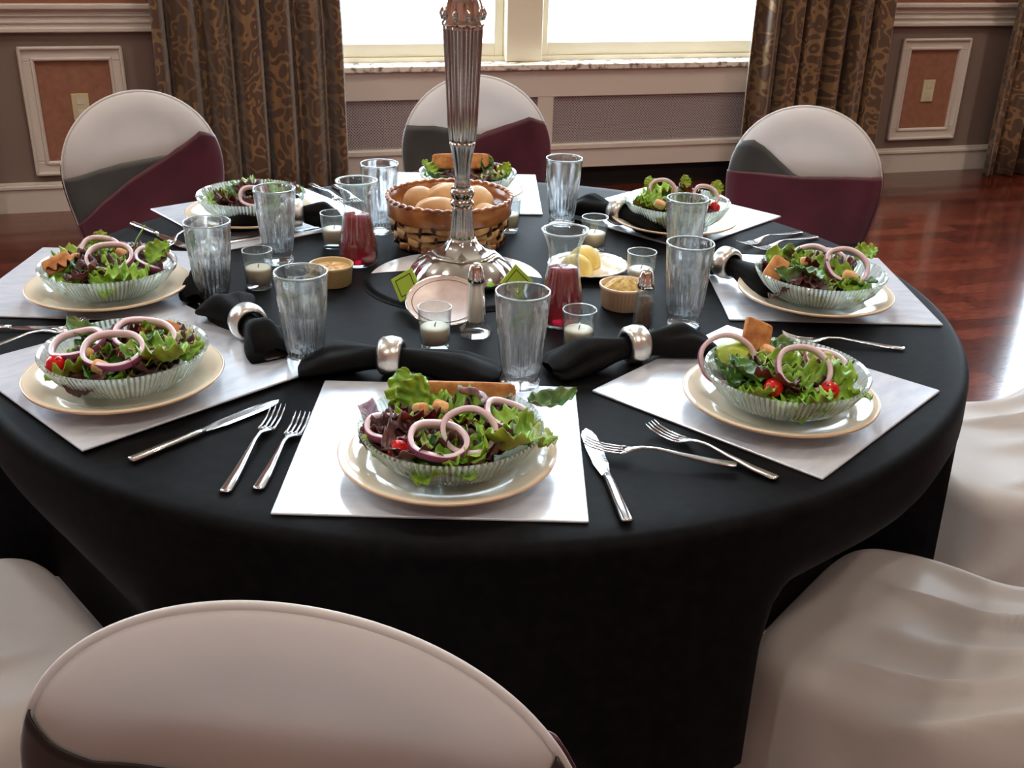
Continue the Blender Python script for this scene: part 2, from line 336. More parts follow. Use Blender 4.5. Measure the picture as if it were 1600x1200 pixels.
# windows
for wi, wx in enumerate(WIN):
    mb = MB(); a, b = wx - WHW, wx + WHW; y0, y1 = WD + .06, WD + .14; c = 1.49 if wi == 0 else wx
    mb.box(a, a + .06, y0, y1, WZ0, WZ1); mb.box(b - .06, b, y0, y1, WZ0, WZ1); mb.box(a, b, y0, y1, WZ1 - .06, WZ1); mb.box(a, b, y0, y1, WZ0, WZ0 + .02)
    mb.box(c - .09, c + .09, y0 - .04, y1, WZ0, WZ1 - .06, .004)
    fr = struct(mb.build('window_%d' % (wi + 1), M['sash_wood']))
    for (p, q) in ((a + .06, c - .09), (c + .09, b - .06)):
        for (zz0, zz1) in ((WZ0 + .02, 2.5), (2.5, WZ1 - .06)):
            s = MB()
            s.box(p, p + .045, y0 + .02, y1 - .01, zz0, zz1, .003); s.box(q - .045, q, y0 + .02, y1 - .01, zz0, zz1, .003)
            s.box(p + .045, q - .045, y0 + .02, y1 - .01, zz0, zz0 + .062, .003); s.box(p + .045, q - .045, y0 + .02, y1 - .01, zz1 - .05, zz1, .003)
            so = s.build('sash', M['sash_wood'], fr)
            MB().box(p + .045, q - .045, y0 + .045, y0 + .049, zz0 + .062, zz1 - .05).build('pane', M['pane'], so)
    sl = struct(MB().box(a - .08, b + .08, WD - .07, WD + .06, WZ0 - .028, WZ0, .004).build('trim_%d' % (20 + wi), M['marble']))
    # reveal behind the sill
    struct(MB().box(a, b, WD + .06, WD + .3, WZ0 - .03, WZ0 - .002).build('trim_%d' % (30 + wi), M['sash_wood']))
    # radiator enclosure below the sill
    rc = empty('radiator_cover', TV * wx + NV * WD, YAW, ['cream radiator cover with perforated grilles under the window behind the table', 'cream radiator cover under the window beyond the right curtains', 'cream radiator cover under the window beyond the left wall panel'][wi], 'radiator cover')
    f = MB(); w0, w1 = -WHW - .05, WHW + .05; cc = (1.585 - wx) if wi == 0 else .03
    f.box(w0, w1, -.05, .04, .462, .59, .003); f.box(w0, w1, -.05, .04, .11, .232, .003); f.box(w0, w1, -.058, -.05, .205, .228, .002)
    f.box(w0, w0 + .08, -.05, .04, .232, .462); f.box(w1 - .08, w1, -.05, .04, .232, .462); f.box(cc - .04, cc + .04, -.05, .04, .232, .462)
    f.build('frame', M['trim'], rc)
    MB().box(w0 + .02, w1 - .02, .01, .03, 0, .11).build('toe_shade', M['dark'], rc)  # dark board paints in the shadow of the gap under the cover
    for (p, q) in ((w0 + .08, cc - .04), (cc + .04, w1 - .08)):
        g = MB(); z0, z1 = .232, .462; H = z1 - z0; st = .0145; k = p - H
        while k < q:
            for s in (1, -1):
                # diagonal strip from (k,z0) to (k+H,z1), clipped to the opening
                xa, xb = max(k, p), min(k + H, q)
                if xb - xa > .004:
                    za, zb = (z0 + xa - k, z0 + xb - k) if s == 1 else (z1 - (xa - k), z1 - (xb - k))
                    h = .0034; yy = -.036 if s == 1 else -.0345
                    g.add([(xa, yy, za - h), (xb, yy, zb - h), (xb, yy, zb + h), (xa, yy, za + h)], [(0, 1, 2, 3)])
            k += st
        gg = g.build('grille', M['grille'], rc); gg['kind'] = 'stuff'
        MB().box(p, q, -.005, 0, z0, z1).build('grille_backing', M['grille_back'], rc)

# curtains
def curtain(x0, x1, label, folds=7, seed=0, flare=.03, group=None, pull=0):
    r = random.Random(seed); ph = [r.uniform(0, 6) for _ in range(4)]; H = 4.60; wid = x1 - x0
    def fn(u, v):
        z = .006 + v * H; sp = 1 + flare * (1 - v); s = u + .012 * sin(5 * v + ph[0]) * sin(pi * u)
        x = (x0 + x1) / 2 + (s - .5) * wid * sp
        x -= pull * sm(.9, 2.5, z) * (s if pull > 0 else 1 - s)
        a = .052 * (1 - .25 * v)
        w = sin(2 * pi * folds * s + ph[1] + .5 * sin(2 * v + ph[2])) + .35 * sin(2 * pi * folds * 2.3 * s + ph[3] + v)
        return (x + .012 * cos(2 * pi * folds * s + ph[1]), WD - .16 + a * w, z)
    nu, nv = 150, 24
    v, f = grid(nu, nv, fn); uvs = [((i / (nu - 1)) * wid * 1.9, (j / (nv - 1)) * H) for j in range(nv) for i in range(nu)]
    o = mesh('curtain', v, f, M['damask'], None, True, None, uvs); o.rotation_euler = (0, 0, YAW)
    md = o.modifiers.new('thick', 'SOLIDIFY'); md.thickness = .003
    tag(o, label, 'curtain', group)
    tag(MB().tube([(x0 - .1, WD - .16, 4.64), (x1 + .1, WD - .16, 4.64)], .016, 12).build('curtain_rod', M['legmetal'], o), None)
curtain(-.19, .575, 'brown gold damask curtain hanging left of the bright window', 6, 1, .05, None, .36)
curtain(2.60, 3.34, 'brown gold damask curtain hanging right of the bright window', 6, 2, .03, None, -.15)
curtain(4.09, 4.58, 'brown damask curtain at the right edge, past the framed panel', 4, 5, .0, None, .1)
curtain(-1.75, -1.02, 'brown damask curtain past the left framed panel', 6, 6, .0)

# ceiling lamps
def make_lamp():
    e = empty('ceiling_lamp', (0, 0, 0), 0, '', 'lamp')
    MB().lathe([(.16, .0), (.20, -.01), (.21, -.02), (.20, -.03), (.165, -.03)], 40, cap=False).build('lamp_ring', M['silver'], e, True)
    MB().lathe([(.001, -.05), (.06, -.047), (.12, -.036), (.162, -.018), (.162, 0)], 40).build('diffuser', M['lamp'], e, True); return e
for k, (x, y) in enumerate([(-2.6, 2.2), (.8, 3.0), (4.2, 2.2), (-2.6, -1.6), (.8, -1.6), (4.2, -1.6)]):
    P = TV * x + NV * y; instance('lamp', make_lamp, (P.x, P.y, ZC), 0, ['round ceiling lamp at the window side, left', 'round ceiling lamp above the far side of the table', 'round ceiling lamp at the window side, right', 'round ceiling lamp behind the camera, left', 'round ceiling lamp behind the camera, middle', 'round ceiling lamp behind the camera, right'][k], 'lamp', 'warm ceiling lamps')

# ------------------------------------------------------------------ table and cloth
TC = Vector((-.06, 1.673, 0)); TR = .76; TZ = .76
tb = empty('banquet_table', TC, 0, 'round banquet table hidden under the black cloth', 'table')
MB().lathe([(.735, .735), (.745, .738), (.745, .752), (.735, .756)], 96).build('tabletop', M['table_wood'], tb)
MB().lathe([(.70, .715), (.70, .735)], 64).build('apron', M['table_wood'], tb)
for sx_ in (-1, 1):
    for sy_ in (-1, 1): MB().tube([(sx_ * .28, sy_ * .22, .73), (sx_ * .30, sy_ * .24, .0)], .016, 12).build('leg', M['legmetal'], tb)
# chairs: (angle from table centre deg, distance of seat origin, facing)
CH = {'A': (-95.3, .81, 0), 'B': (-39, .845, 0), 'C': (3, 1.035, 0), 'D': (54.5, 1.24, 6), 'E': (92.5, 1.14, 0), 'F': (130, 1.24, -5), 'H': (222, .925, 0), 'G': (178, .98, 0)}
push = []
for k, (a, r, f) in CH.items():
    if k in 'BH': push.append((radians(a), r - .225))
OVER = [(radians(a), r) for k, (a, r, f) in CH.items() if k in 'AG']
def cloth(u, v):
    th = 2 * pi * u; s = v
    # profile: flat top, rounded lip, hanging skirt
    if s < .42: r = TR * .985 * (s / .42); z = TZ
    elif s < .52:
        a = (s - .42) / .10 * pi / 2; r = TR * .985 + .018 * sin(a); z = TZ - .018 * (1 - cos(a))
    else: r = TR * .985 + .018; z = TZ - .018 - (s - .52) / .48 * .345
    d = max(0, (TZ - .018 - z) / .345)
    if d > 0:
        r += .012 * d + d * .012 * (sin(9 * th + 1.1) + .6 * sin(14 * th + .4) + .3 * sin(23 * th))
        z += .006 * d * sin(5 * th)
    x, y = r * cos(th), r * sin(th)
    for (a, fr) in push:
        cx_, cy_ = cos(a), sin(a); p = x * cx_ + y * cy_; l = -x * cy_ + y * cx_
        if p > 0:
            w = sm(.70, .50, z) if False else 1 - sm(.49, .70, z)
            w *= 1 - (sm(.235, .31, abs(l)) if (l < 0) == (cx_ > 0) else sm(.19, .23, abs(l))); lim = fr - .02
            if p > lim: x -= cx_ * (p - lim) * w; y -= cy_ * (p - lim) * w
        for (a, rr_) in OVER:     # the skirt lies over these seats
            cx_, cy_ = cos(a), sin(a); p = x * cx_ + y * cy_; l = -x * cy_ + y * cx_
            if p > 0 and z < .485:
                w = 1 - sm(.20, .24, abs(l)); e_ = (.485 - z) * w; x += cx_ * e_; y += cy_ * e_; z += e_
    return (TC.x + x, TC.y + y, z)
v, f = grid(288, 50, cloth, True)
o = mesh('tablecloth', v, f, M['black_cloth'], None, True)
tag(o, 'long black cloth draped over the round table', 'tablecloth')

# ------------------------------------------------------------------ chairs in stretch covers
BZ, BA, BB = .665, .207, .20
def bw_(z):
    if z >= BZ: return BA * sqrt(max(0, 1 - ((z - BZ) / BB) ** 2))
    if z > .45: return BA - .03 * sm(BZ, .45, z)
    return .177 + .03 * (1 - z / .45)
def bW(z):
    if z > .45 and z < BZ: return .177 + .03 * sm(.45, BZ, z)
    return bw_(z)
def bT(xn, z):
    if z >= BZ: rho = sqrt((xn * bW(z) / BA) ** 2 + ((z - BZ) / BB) ** 2)
    else: rho = abs(xn)
    rho = min(1, rho)
    return .019 * sqrt(max(0, 1 - rho ** 5)) - .010 * (1 - sm(.55, .88, rho)) * sm(.45, .6, z)
def bpt(xn, z, side, off=0):
    tilt = -.22 - max(0, z - .42) * .11
    w = bW(z) + off * (1 if abs(xn) > .5 else 0)
    return (xn * w, tilt + side * (bT(xn, z) + off), z)
def back_mesh(name, z0, z1, parent, m, off=0, wr=0):
    nx, nz = 41, 44; vs = []; fs = []
    zs = [z0 + (z1 - z0) * sin(pi / 2 * j / (nz - 1)) for j in range(nz)]
    ring = [(-cos(pi * i / (nx - 1)), 1) for i in range(nx)] + [(cos(pi * i / (nx - 1)), -1) for i in range(1, nx - 1)]
    for z in zs:
        for xn, sd in ring:
            x, y, zz = bpt(xn, z, sd, off)
            if z < .42: y += .012 * sin(14 * xn + 3) * (1 - z / .42) * (1 if sd < 0 else .3)
            if wr and z > .55: y += sd * .0012 * max(0, sin(26 * xn)) * sm(.8, .7, z) * 0 + sd * wr * max(0, sin(20 * xn + 1)) ** 4 * (1 - sm(.72, .83, z))
            vs.append((x, y, zz))
    k = len(ring)
    for j in range(nz - 1):
        for i in range(k): fs.append((j * k + i, j * k + (i + 1) % k, (j + 1) * k + (i + 1) % k, (j + 1) * k + i))
    fs.append(tuple(range((nz - 1) * k, nz * k)))
    return mesh(name, vs, fs, m, parent, True)
def sash(name, parent, m, side, top, bot, off=.004, tie=False):
    """band over one face of the back; top / bot are tables (xn, z)"""
    def fn(u, v):
        xn = -cos(pi * u); z = lerp_tab(bot, xn) * (1 - v) + lerp_tab(top, xn) * v
        return bpt(xn, z, side, off + .0012 * sin(40 * (z + .12 * xn)) * sin(pi * u))
    v, f = grid(49, 16, fn)
    if side < 0: f = [tuple(reversed(t)) for t in f]
    o = mesh(name, v, f, m, parent, True); md = o.modifiers.new('thick', 'SOLIDIFY'); md.thickness = .002; md.offset = 1; return o
def seat_cover(parent, fold, seed, key_):
    r = random.Random(seed); ph = [r.uniform(0, 6) for _ in range(6)]
    hx, y0, y1 = .205, -.205, .225
    def outline(t):        # rounded rectangle, t in 0..1, starts at the back left
        n = 5.; c, s = cos(2 * pi * t), sin(2 * pi * t); k = (abs(c) ** n + abs(s) ** n) ** (-1 / n)
        return c * k, s * k
    def fn(u, v):
        ox, oy = outline(u)
        if v < .40: s = v / .40 * .86; z = .465 + .012 * (1 - s * s)
        elif v < .5: a = (v - .40) / .10 * pi / 2; s = .86 + .14 * sin(a); z = .467 - .040 * (1 - cos(a))
        else: s = 1; z = .427 - (v - .5) / .5 * .421
        x = ox * hx * s; y = (y0 + y1) / 2 + oy * (y1 - y0) / 2 * s
        d = max(0, (.427 - z) / .421)
        fl = 1 + .16 * d + fold * .07 * d * (sin(2 * pi * u * 9 + ph[0]) + .7 * sin(2 * pi * u * 16 + ph[1]))
        x *= fl; y = (y0 + y1) / 2 + (y - (y0 + y1) / 2) * fl
        # cloth stretched from the back down to the seat: ridges fan out of the back's lower corners
        tb_ = sm(.12, -.2, y)if False else 1 - sm(-.2, .10, y)
        z += (.20 if key_ == 'C' else .10 if key_ in 'BH' else .015) * tb_ ** 2 * (1 - sm(.8, 1.0, s) * .3) * (1 if v < .5 else (1 - d) ** 2 * .7)
        c = x / (.42 + 1.1 * (y + .30)) ; w = fold * sm(.19, .02, y) if False else fold * (1 - sm(.02, .17, y)) * (1 if v < .5 else max(0, 1 - d * 2.2))
        for c0, wd_, am in ((-.30, .022, .017), (-.17, .015, .014), (-.04, .030, .010), (.09, .014, .017), (.21, .024, .011), (.34, .016, .016)):
            z += w * am * math.exp(-((c - c0 - .02 * sin(ph[0] * 3 + c0 * 9)) / wd_) ** 2)
        if v >= .5 and fold > .5:  # long swags round the skirt
            q = math.exp(-(sin(10 * (z + .75 * y + .2 * x) + ph[3]) / .3) ** 2) + .6 * math.exp(-(sin(7 * (z + 1.3 * y) + ph[4]) / .2) ** 2); k = .022 * fold * (1 - abs(2 * d - 1) ** 2) * q
            x += ox * k; y += oy * k
        return (x, y, z)
    v, f = grid(160, 64, fn, True)
    return mesh('seat_cover', v, f, M['satin'], parent, True)
def chair(key, label, bands, fold=1., seed=1):
    a, r, turn = CH[key]; a = radians(a); P = TC + Vector((cos(a), sin(a), 0)) * r
    e = empty('banquet_chair', (P.x, P.y, 0), a + pi / 2 + radians(turn), label, 'chair', 'covered chairs around the table')
    back_mesh('back_cover', .008, BZ + BB - .0004, e, M['satin'], 0, .0022 if key == 'F' else 0)
    seat_cover(e, fold, seed, key)
    pts = []
    for i in range(61):
        t = pi * i / 60; z = BZ + BB * sin(t); xx = BA * cos(t); pts.append((xx * 1.002, -.22 - (z - .42) * .11, z))
    pts = [(bW(z) , -.22 - max(0, z - .42) * .11, z) for z in (.46, .52, .58, .63)] + pts + [(-bW(z), -.22 - max(0, z - .42) * .11, z) for z in (.63, .58, .52, .46)]
    MB().tube([(x * 1.012, y, z + (z > .6) * .0015) for x, y, z in pts], .0034, 8).build('piping', M['satin'], e, True)
    e.scale = (1.06 if key == 'A' else 1, 1, {'A': 1.055, 'E': 1.03, 'D': .992}.get(key, 1))
    for nm, m, side, top, bot in bands: sash(nm, e, m, side, top, bot, .007 if m is M['burgundy'] and len(bands) > 1 else .004)
    for sx_ in (-1, 1):
        for yy in (-.2, .17): MB().tube([(sx_ * .17, yy, .44), (sx_ * .178, yy * 1.02, .0)], .011, 10).build('leg', M['legmetal'], e, True)
    return e
allr = [(-1, .745), (1, .745)]; lowr = [(-1, .47), (1, .47)]
# far chairs: seen from the front; xn runs left to right in the chair's own +X, which is the photo's right-to-left for them
def flip(t): return sorted([(-x, z) for x, z in t])
gr, bu = M['charcoal'], M['burgundy']
chair('D', 'white covered chair at the far right with charcoal and burgundy sashes', [
    ('charcoal_sash', gr, 1, flip([(-1, .755), (-.8, .765), (-.6, .75), (-.1, .685), (1, .66)]), flip([(-1, .46), (1, .455)])),
    ('burgundy_sash', bu, 1, flip([(-1, .672), (0, .684), (1, .712)]), flip([(-1, .58), (-.3, .54), (.3, .51), (1, .525)])),
    ('back_sash', bu, -1, [(-1, .74), (1, .70)], lowr)])
chair('E', 'white covered chair behind the bread basket, in front of the radiator cover', [
    ('charcoal_sash', gr, 1, flip([(-1, .735), (-.6, .735), (0, .715), (1, .70)]), flip([(-1, .46), (1, .46)])),
    ('burgundy_sash', bu, 1, flip([(-1, .60), (-.5, .64), (.1, .72), (.8, .765), (1, .75)]), flip([(-1, .47), (.3, .47), (.8, .56), (1, .60)])),
    ('back_sash', bu, -1, [(-1, .74), (1, .70)], lowr)])
chair('F', 'white covered chair at the far left with a diagonal burgundy sash', [
    ('charcoal_sash', gr, 1, flip([(-1, .665), (-.3, .69), (.3, .70), (1, .70)]), flip([(-1, .46), (1, .46)])),
    ('burgundy_sash', bu, 1, flip([(-1, .545), (-.25, .645), (.3, .70), (.8, .755), (1, .74)]), flip([(-1, .45), (.3, .47), (.8, .54), (1, .58)])),
    ('back_sash', bu, -1, [(-1, .74), (1, .70)], lowr)])
chair('A', 'white covered chair nearest the camera, its back to the viewer', [
    ('back_sash', M['darksash'], -1, [(-1, .752), (-.86, .730), (-.7, .714), (0, .706), (.7, .712), (.86, .728), (1, .755)], [(-1, .55), (1, .55)]),
    ('front_sash', bu, 1, [(-1, .765), (1, .762)], [(-1, .55), (1, .55)])])
chair('B', 'white covered chair at the near right with folds sweeping to its back', [('back_sash', M['darksash'], -1, allr, lowr), ('front_sash', bu, 1, allr, lowr)], 1.3, 4)
chair('C', 'white covered chair at the right side, half behind the cloth', [('back_sash', M['darksash'], -1, allr, lowr), ('front_sash', bu, 1, allr, lowr)], 1.3, 9)
chair('H', 'white covered chair at the near left, beside the nearest chair', [('back_sash', M['darksash'], -1, allr, lowr), ('front_sash', bu, 1, allr, lowr)], .7, 12)
chair('G', 'white covered chair at the left side, mostly past the photo edge', [('back_sash', M['darksash'], -1, allr, lowr), ('front_sash', bu, 1, allr, lowr)], .7, 15)

# ------------------------------------------------------------------ placemats, plates, bowls
WHERE = {'A': 'in front', 'B': 'at the near right', 'C': 'at the right', 'D': 'at the far right', 'E': 'at the far side behind the bread basket', 'F': 'at the far left', 'G': 'at the left', 'H': 'at the near left'}
MATS = {'A': (-.083, 1.128, 0), 'B': (.344, 1.302, 48.4), 'C': (.506, 1.733, .1), 'D': (.315, 2.163, 47), 'E': (-.12, 2.30, 2), 'F': (-.505, 2.085, 41), 'G': (-.682, 1.665, 0), 'H': (-.502, 1.316, 47)}
S2 = .168
def make_mat(): return tag(MB().box(-S2, S2, -S2, S2, 0, .0035, .001).build('placemat', M['mat']), None, 'placemat')
for k, (x, y, a) in MATS.items():
    instance('mat', make_mat, (x, y, TZ + (.0042 if k == 'H' else .0004)), radians(a), 'square pearl white placemat %s%s' % (WHERE[k], ' reflecting the window' if k == 'A' else ''), None, 'square placemats')
MT = TZ + .0042
PLP = {'A': (-.071, 1.069), 'B': (.345, 1.245), 'C': (.490, 1.648), 'D': (.312, 2.06), 'E': (-.11, 2.25), 'F': (-.52, 2.03), 'G': (-.642, 1.59), 'H': (-.499, 1.248)}
def make_plate():
    e = empty('dinner_plate', (0, 0, 0), 0, '', 'plate')
    MB().lathe([(.068, 0), (.072, .0015), (.078, .006), (.092, .012), (.118, .0195), (.1235, .0215), (.1240, .0235), (.1215, .0245), (.112, .0215), (.098, .0175), (.088, .0125), (.078, .0085), (.0, .0075)][:-1] + [(.001, .0075)], 72).build('body', M['cream'], e, True)
    MB().lathe([(.1215, .0244), (.1232, .0252), (.1246, .0240), (.1242, .0215), (.1228, .0208)], 72, cap=False).build('rim_band', M['creamrim'], e, True); return e
def make_bowl():
    seg = 220; rib = lambda t, i, z: 1 + (.012 * cos(110 * t) if 1 <= i <= 5 else 0)
    prof = [(.045, 0), (.056, .002), (.076, .012), (.090, .025), (.098, .037), (.101, .042), (.1045, .0475), (.1030, .050), (.0995, .048), (.094, .0375), (.084, .024), (.068, .011), (.045, .0055), (.001, .005)]
    return tag(MB().lathe(prof, seg, rib).build('salad_bowl', M['bowl_glass']), None, 'bowl')
for k, (x, y) in PLP.items():
    zz = MT + (.0042 if k == 'H' else 0)
    instance('plate', make_plate, (x, y, zz), 0, 'cream stoneware plate under the salad %s' % WHERE[k], 'plate', 'cream plates')
    bx_, by_ = (x + .004, y - .002)
    instance('bowl', make_bowl, (bx_, by_, zz + .0085), 0, 'ribbed clear glass bowl of salad %s' % WHERE[k], None, 'glass salad bowls')

# ------------------------------------------------------------------ salads
def leaf_mesh(kind, seed):
    r = random.Random(seed); nu, nv = 11, 27; L_ = r.uniform(.06, .08); Wd = L_ * (.40 if kind != 1 else .30); ph = [r.uniform(0, 6) for _ in range(4)]
    curl = r.uniform(-.5, 1.); frill = {0: .0085, 1: .002, 2: .006, 3: .006}[kind]
    def fn(u, v):
        s = 2 * u - 1; w = Wd * (sin(pi * min(1, v * .93 + .06)) ** .7) * (1 + (.09 * sin(24 * v + ph[0] * (1 if s > 0 else 2)) + .05 * sin(47 * v + ph[2]) if frill > .004 else 0))
        x = s * w; yy = (v - .5) * L_; z = curl * L_ * .55 * (v - .5) ** 2 * 2 + .25 * abs(x) * (1 if curl > 0 else -1) + .35 * s * s * w
        z += frill * .8 * abs(s) ** 2 * sin(30 * v + ph[1] + 2 * (s > 0)) + .0018 * sin(22 * v + 7 * s + ph[3])
        return (x, yy, z)
    return grid(nu, nv, fn)
LEAF = {}
for kind in range(4):
    for q in range(4): LEAF[kind, q] = leaf_mesh(kind, kind * 10 + q)
leafproto = {}
def add_leaf(parent, kind, q, loc, rot, s=1.):
    key = kind, q
    if key not in leafproto:
        v, f = LEAF[key]; o = mesh('lettuce_leaf', v, f, M['leaf%d' % kind], parent, True)
        md = o.modifiers.new('thick', 'SOLIDIFY'); md.thickness = .0008; leafproto[key] = o
    else: o = leafproto[key].copy(); COL.objects.link(o); o.parent = parent
    o.location = loc; o.rotation_euler = rot; o.scale = (s, s, s); return o
def make_onion(r, w=.0062, h=.0085):
    seg = 40; sec = [(-w / 2, -h / 2), (w / 2 - .0006, -h / 2), (w / 2, -h / 2 + .001), (w / 2, h / 2 - .001), (w / 2 - .0006, h / 2), (-w / 2, h / 2)]
    v = []; f = []; mi = []
    for k in range(seg):
        t = 2 * pi * k / seg; rr = r * (1 + .03 * cos(2 * t + 1) + .015 * cos(5 * t))
        for a, b in sec: v.append(((rr + a) * cos(t), (rr + a) * .96 * sin(t), b + .0012 * sin(3 * t)))
    n = len(sec)
    for k in range(seg):
        for i in range(n): f.append((k * n + i, ((k + 1) % seg) * n + i, ((k + 1) % seg) * n + (i + 1) % n, k * n + (i + 1) % n)); mi.append(1 if i in (1, 2, 3) else 0)
    return mesh('onion_ring', v, f, [M['onion_in'], M['onion_out']], None, True, mi)
def onion(loc, r, rot, label): o = make_onion(r); o.location = loc; o.rotation_euler = rot; return tag(o, label, 'onion ring')
def make_tomato():
    e = empty('cherry_tomato', (0, 0, 0), 0, '', 'tomato')
    MB().lathe([(.0005, 0), (.005, .0005), (.0095, .004), (.012, .010), (.0118, .015), (.009, .020), (.004, .0228), (.0005, .0225)], 24, lambda t, i, z: 1 + .015 * cos(5 * t)).build('flesh', M['tomato'], e, True)
    MB().lathe([(.0016, .0222), (.0012, .0238)], 8).build('stem_scar', M['leaf1'], e, True); return e
def chunk(name, sx_, sy_, sz_, m, loc, rot, label, cat, seed=0):
    r = random.Random(seed); mb = MB().box(-sx_ / 2, sx_ / 2, -sy_ / 2, sy_ / 2, -sz_ / 2, sz_ / 2, min(sx_, sy_, sz_) * .18)
    mb.v = [(x * (1 + r.uniform(-.07, .07)), y * (1 + r.uniform(-.07, .07)), z * (1 + r.uniform(-.08, .08))) for x, y, z in mb.v]
    o = mb.build(name, m); md = o.modifiers.new('round', 'SUBSURF'); md.levels = 1; md.render_levels = 2; md.subdivision_type = 'SIMPLE' if False else 'CATMULL_CLARK'
    o.location = loc; o.rotation_euler = rot; return tag(o, label, cat)
def dome(dx, dy): return .042 + .017 * max(0, 1 - (dx * dx + dy * dy) / .0075)
SAL = {
 'A': dict(n=34, on=[(-.067, .004, .025, (.15, .1, 0), 'small onion ring at the left of the salad in front'), (-.010, -.036, .030, (.25, .1, 0), 'flat onion ring at the front edge of the salad in front'), (.022, -.020, .028, (.75, -.1, .2), 'upright onion ring leaning behind the flat one, salad in front'), (.066, .046, .029, (.15, .35, 0), 'tilted onion ring at the right rear of the salad in front')],
           to=[(-.058, -.052)], cr=[(-.014, .026, .019), (-.036, .022, .021), (-.004, -.020, .018)], ck=[(0, .084, .14, .024, .010, (1.2, 0, 0), 'long orange toast strip along the back of the salad in front')]),
 'B': dict(n=34, on=[(.012, -.008, .032, (.75, .05, 0), 'big purple onion ring in the middle of the near right salad'), (.055, .042, .026, (.3, .2, 0), 'purple onion ring at the right rear of the near right salad'), (-.072, .048, .034, (.95, -.25, .2), 'upright pink onion ring at the left rear of the near right salad')],
           to=[(-.033, -.052), (.045, -.052)], cr=[(-.014, .050, .021)], ck=[(-.026, .072, .046, .046, .009, (1.05, .45, .3), 'square brown cracker standing in the near right salad')]),
 'C': dict(n=26, on=[(.038, .006, .034, (.7, 0, .2), 'big onion ring on the right half of the salad at the right'), (-.005, .06, .028, (.5, -.2, 0), 'purple onion ring at the back of the salad at the right'), (.035, .075, .022, (.6, .2, 0), 'small purple onion ring at the rear rim of the salad at the right')],
           to=[], cr=[(.036, -.036, .022), (-.022, .02, .02)], ck=[(-.072, .0, .05, .03, .009, (.5, -.5, .9), 'tan cracker at the left of the salad at the right')]),
 'D': dict(n=22, on=[(-.026, .05, .026, (1., 0, 0), 'upright onion ring on the far right salad'), (.055, .02, .024, (.9, .2, 0), 'onion ring at the right of the far right salad')], to=[(.062, -.03)], cr=[(-.04, -.04, .022), (.0, .05, .018)], ck=[]),
 'E': dict(n=16, on=[], to=[(.062, .03)], cr=[(.03, .02, .018)], ck=[(-.018, .03, .125, .036, .018, (1.1, -.05, -.08), 'long golden toast slab standing on the far salad')]),
 'F': dict(n=20, on=[(.016, -.045, .022, (.8, .1, 0), 'onion ring on the far left salad')], to=[(-.03, .05)], cr=[(.04, .05, .018), (-.02, .06, .016)], ck=[]),
 'G': dict(n=28, on=[(.008, .004, .034, (.4, 0, 0), 'onion ring in the middle of the left salad'), (-.022, .05, .03, (.5, .2, 0), 'pink onion ring at the back of the left salad'), (.066, .04, .030, (.2, .3, 0), 'onion ring at the right of the left salad')], to=[], cr=[(.012, .032, .02), (-.052, .012, .02)], ck=[(-.074, -.01, .045, .03, .009, (.6, -.3, .6), 'tan cracker at the left of the left salad')]),
 'H': dict(n=32, on=[(.0, -.012, .036, (.3, 0, 0), 'onion ring in the middle of the near left salad'), (.020, .045, .037, (.25, .15, 0), 'large onion ring at the back of the near left salad'), (-.06, .026, .033, (.2, -.2, 0), 'onion ring at the left of the near left salad')],
           to=[(-.078, -.034)], cr=[(-.008, -.062, .021), (.006, .062, .02), (-.035, -.03, .018)], ck=[(.05, .06, .05, .018, .012, (.4, .2, -.5), 'orange toast strip at the back of the near left salad')]),
}
ADJ = {'A': 'front', 'B': 'near right', 'C': 'right', 'D': 'far right', 'E': 'far', 'F': 'far left', 'G': 'left', 'H': 'near left'}
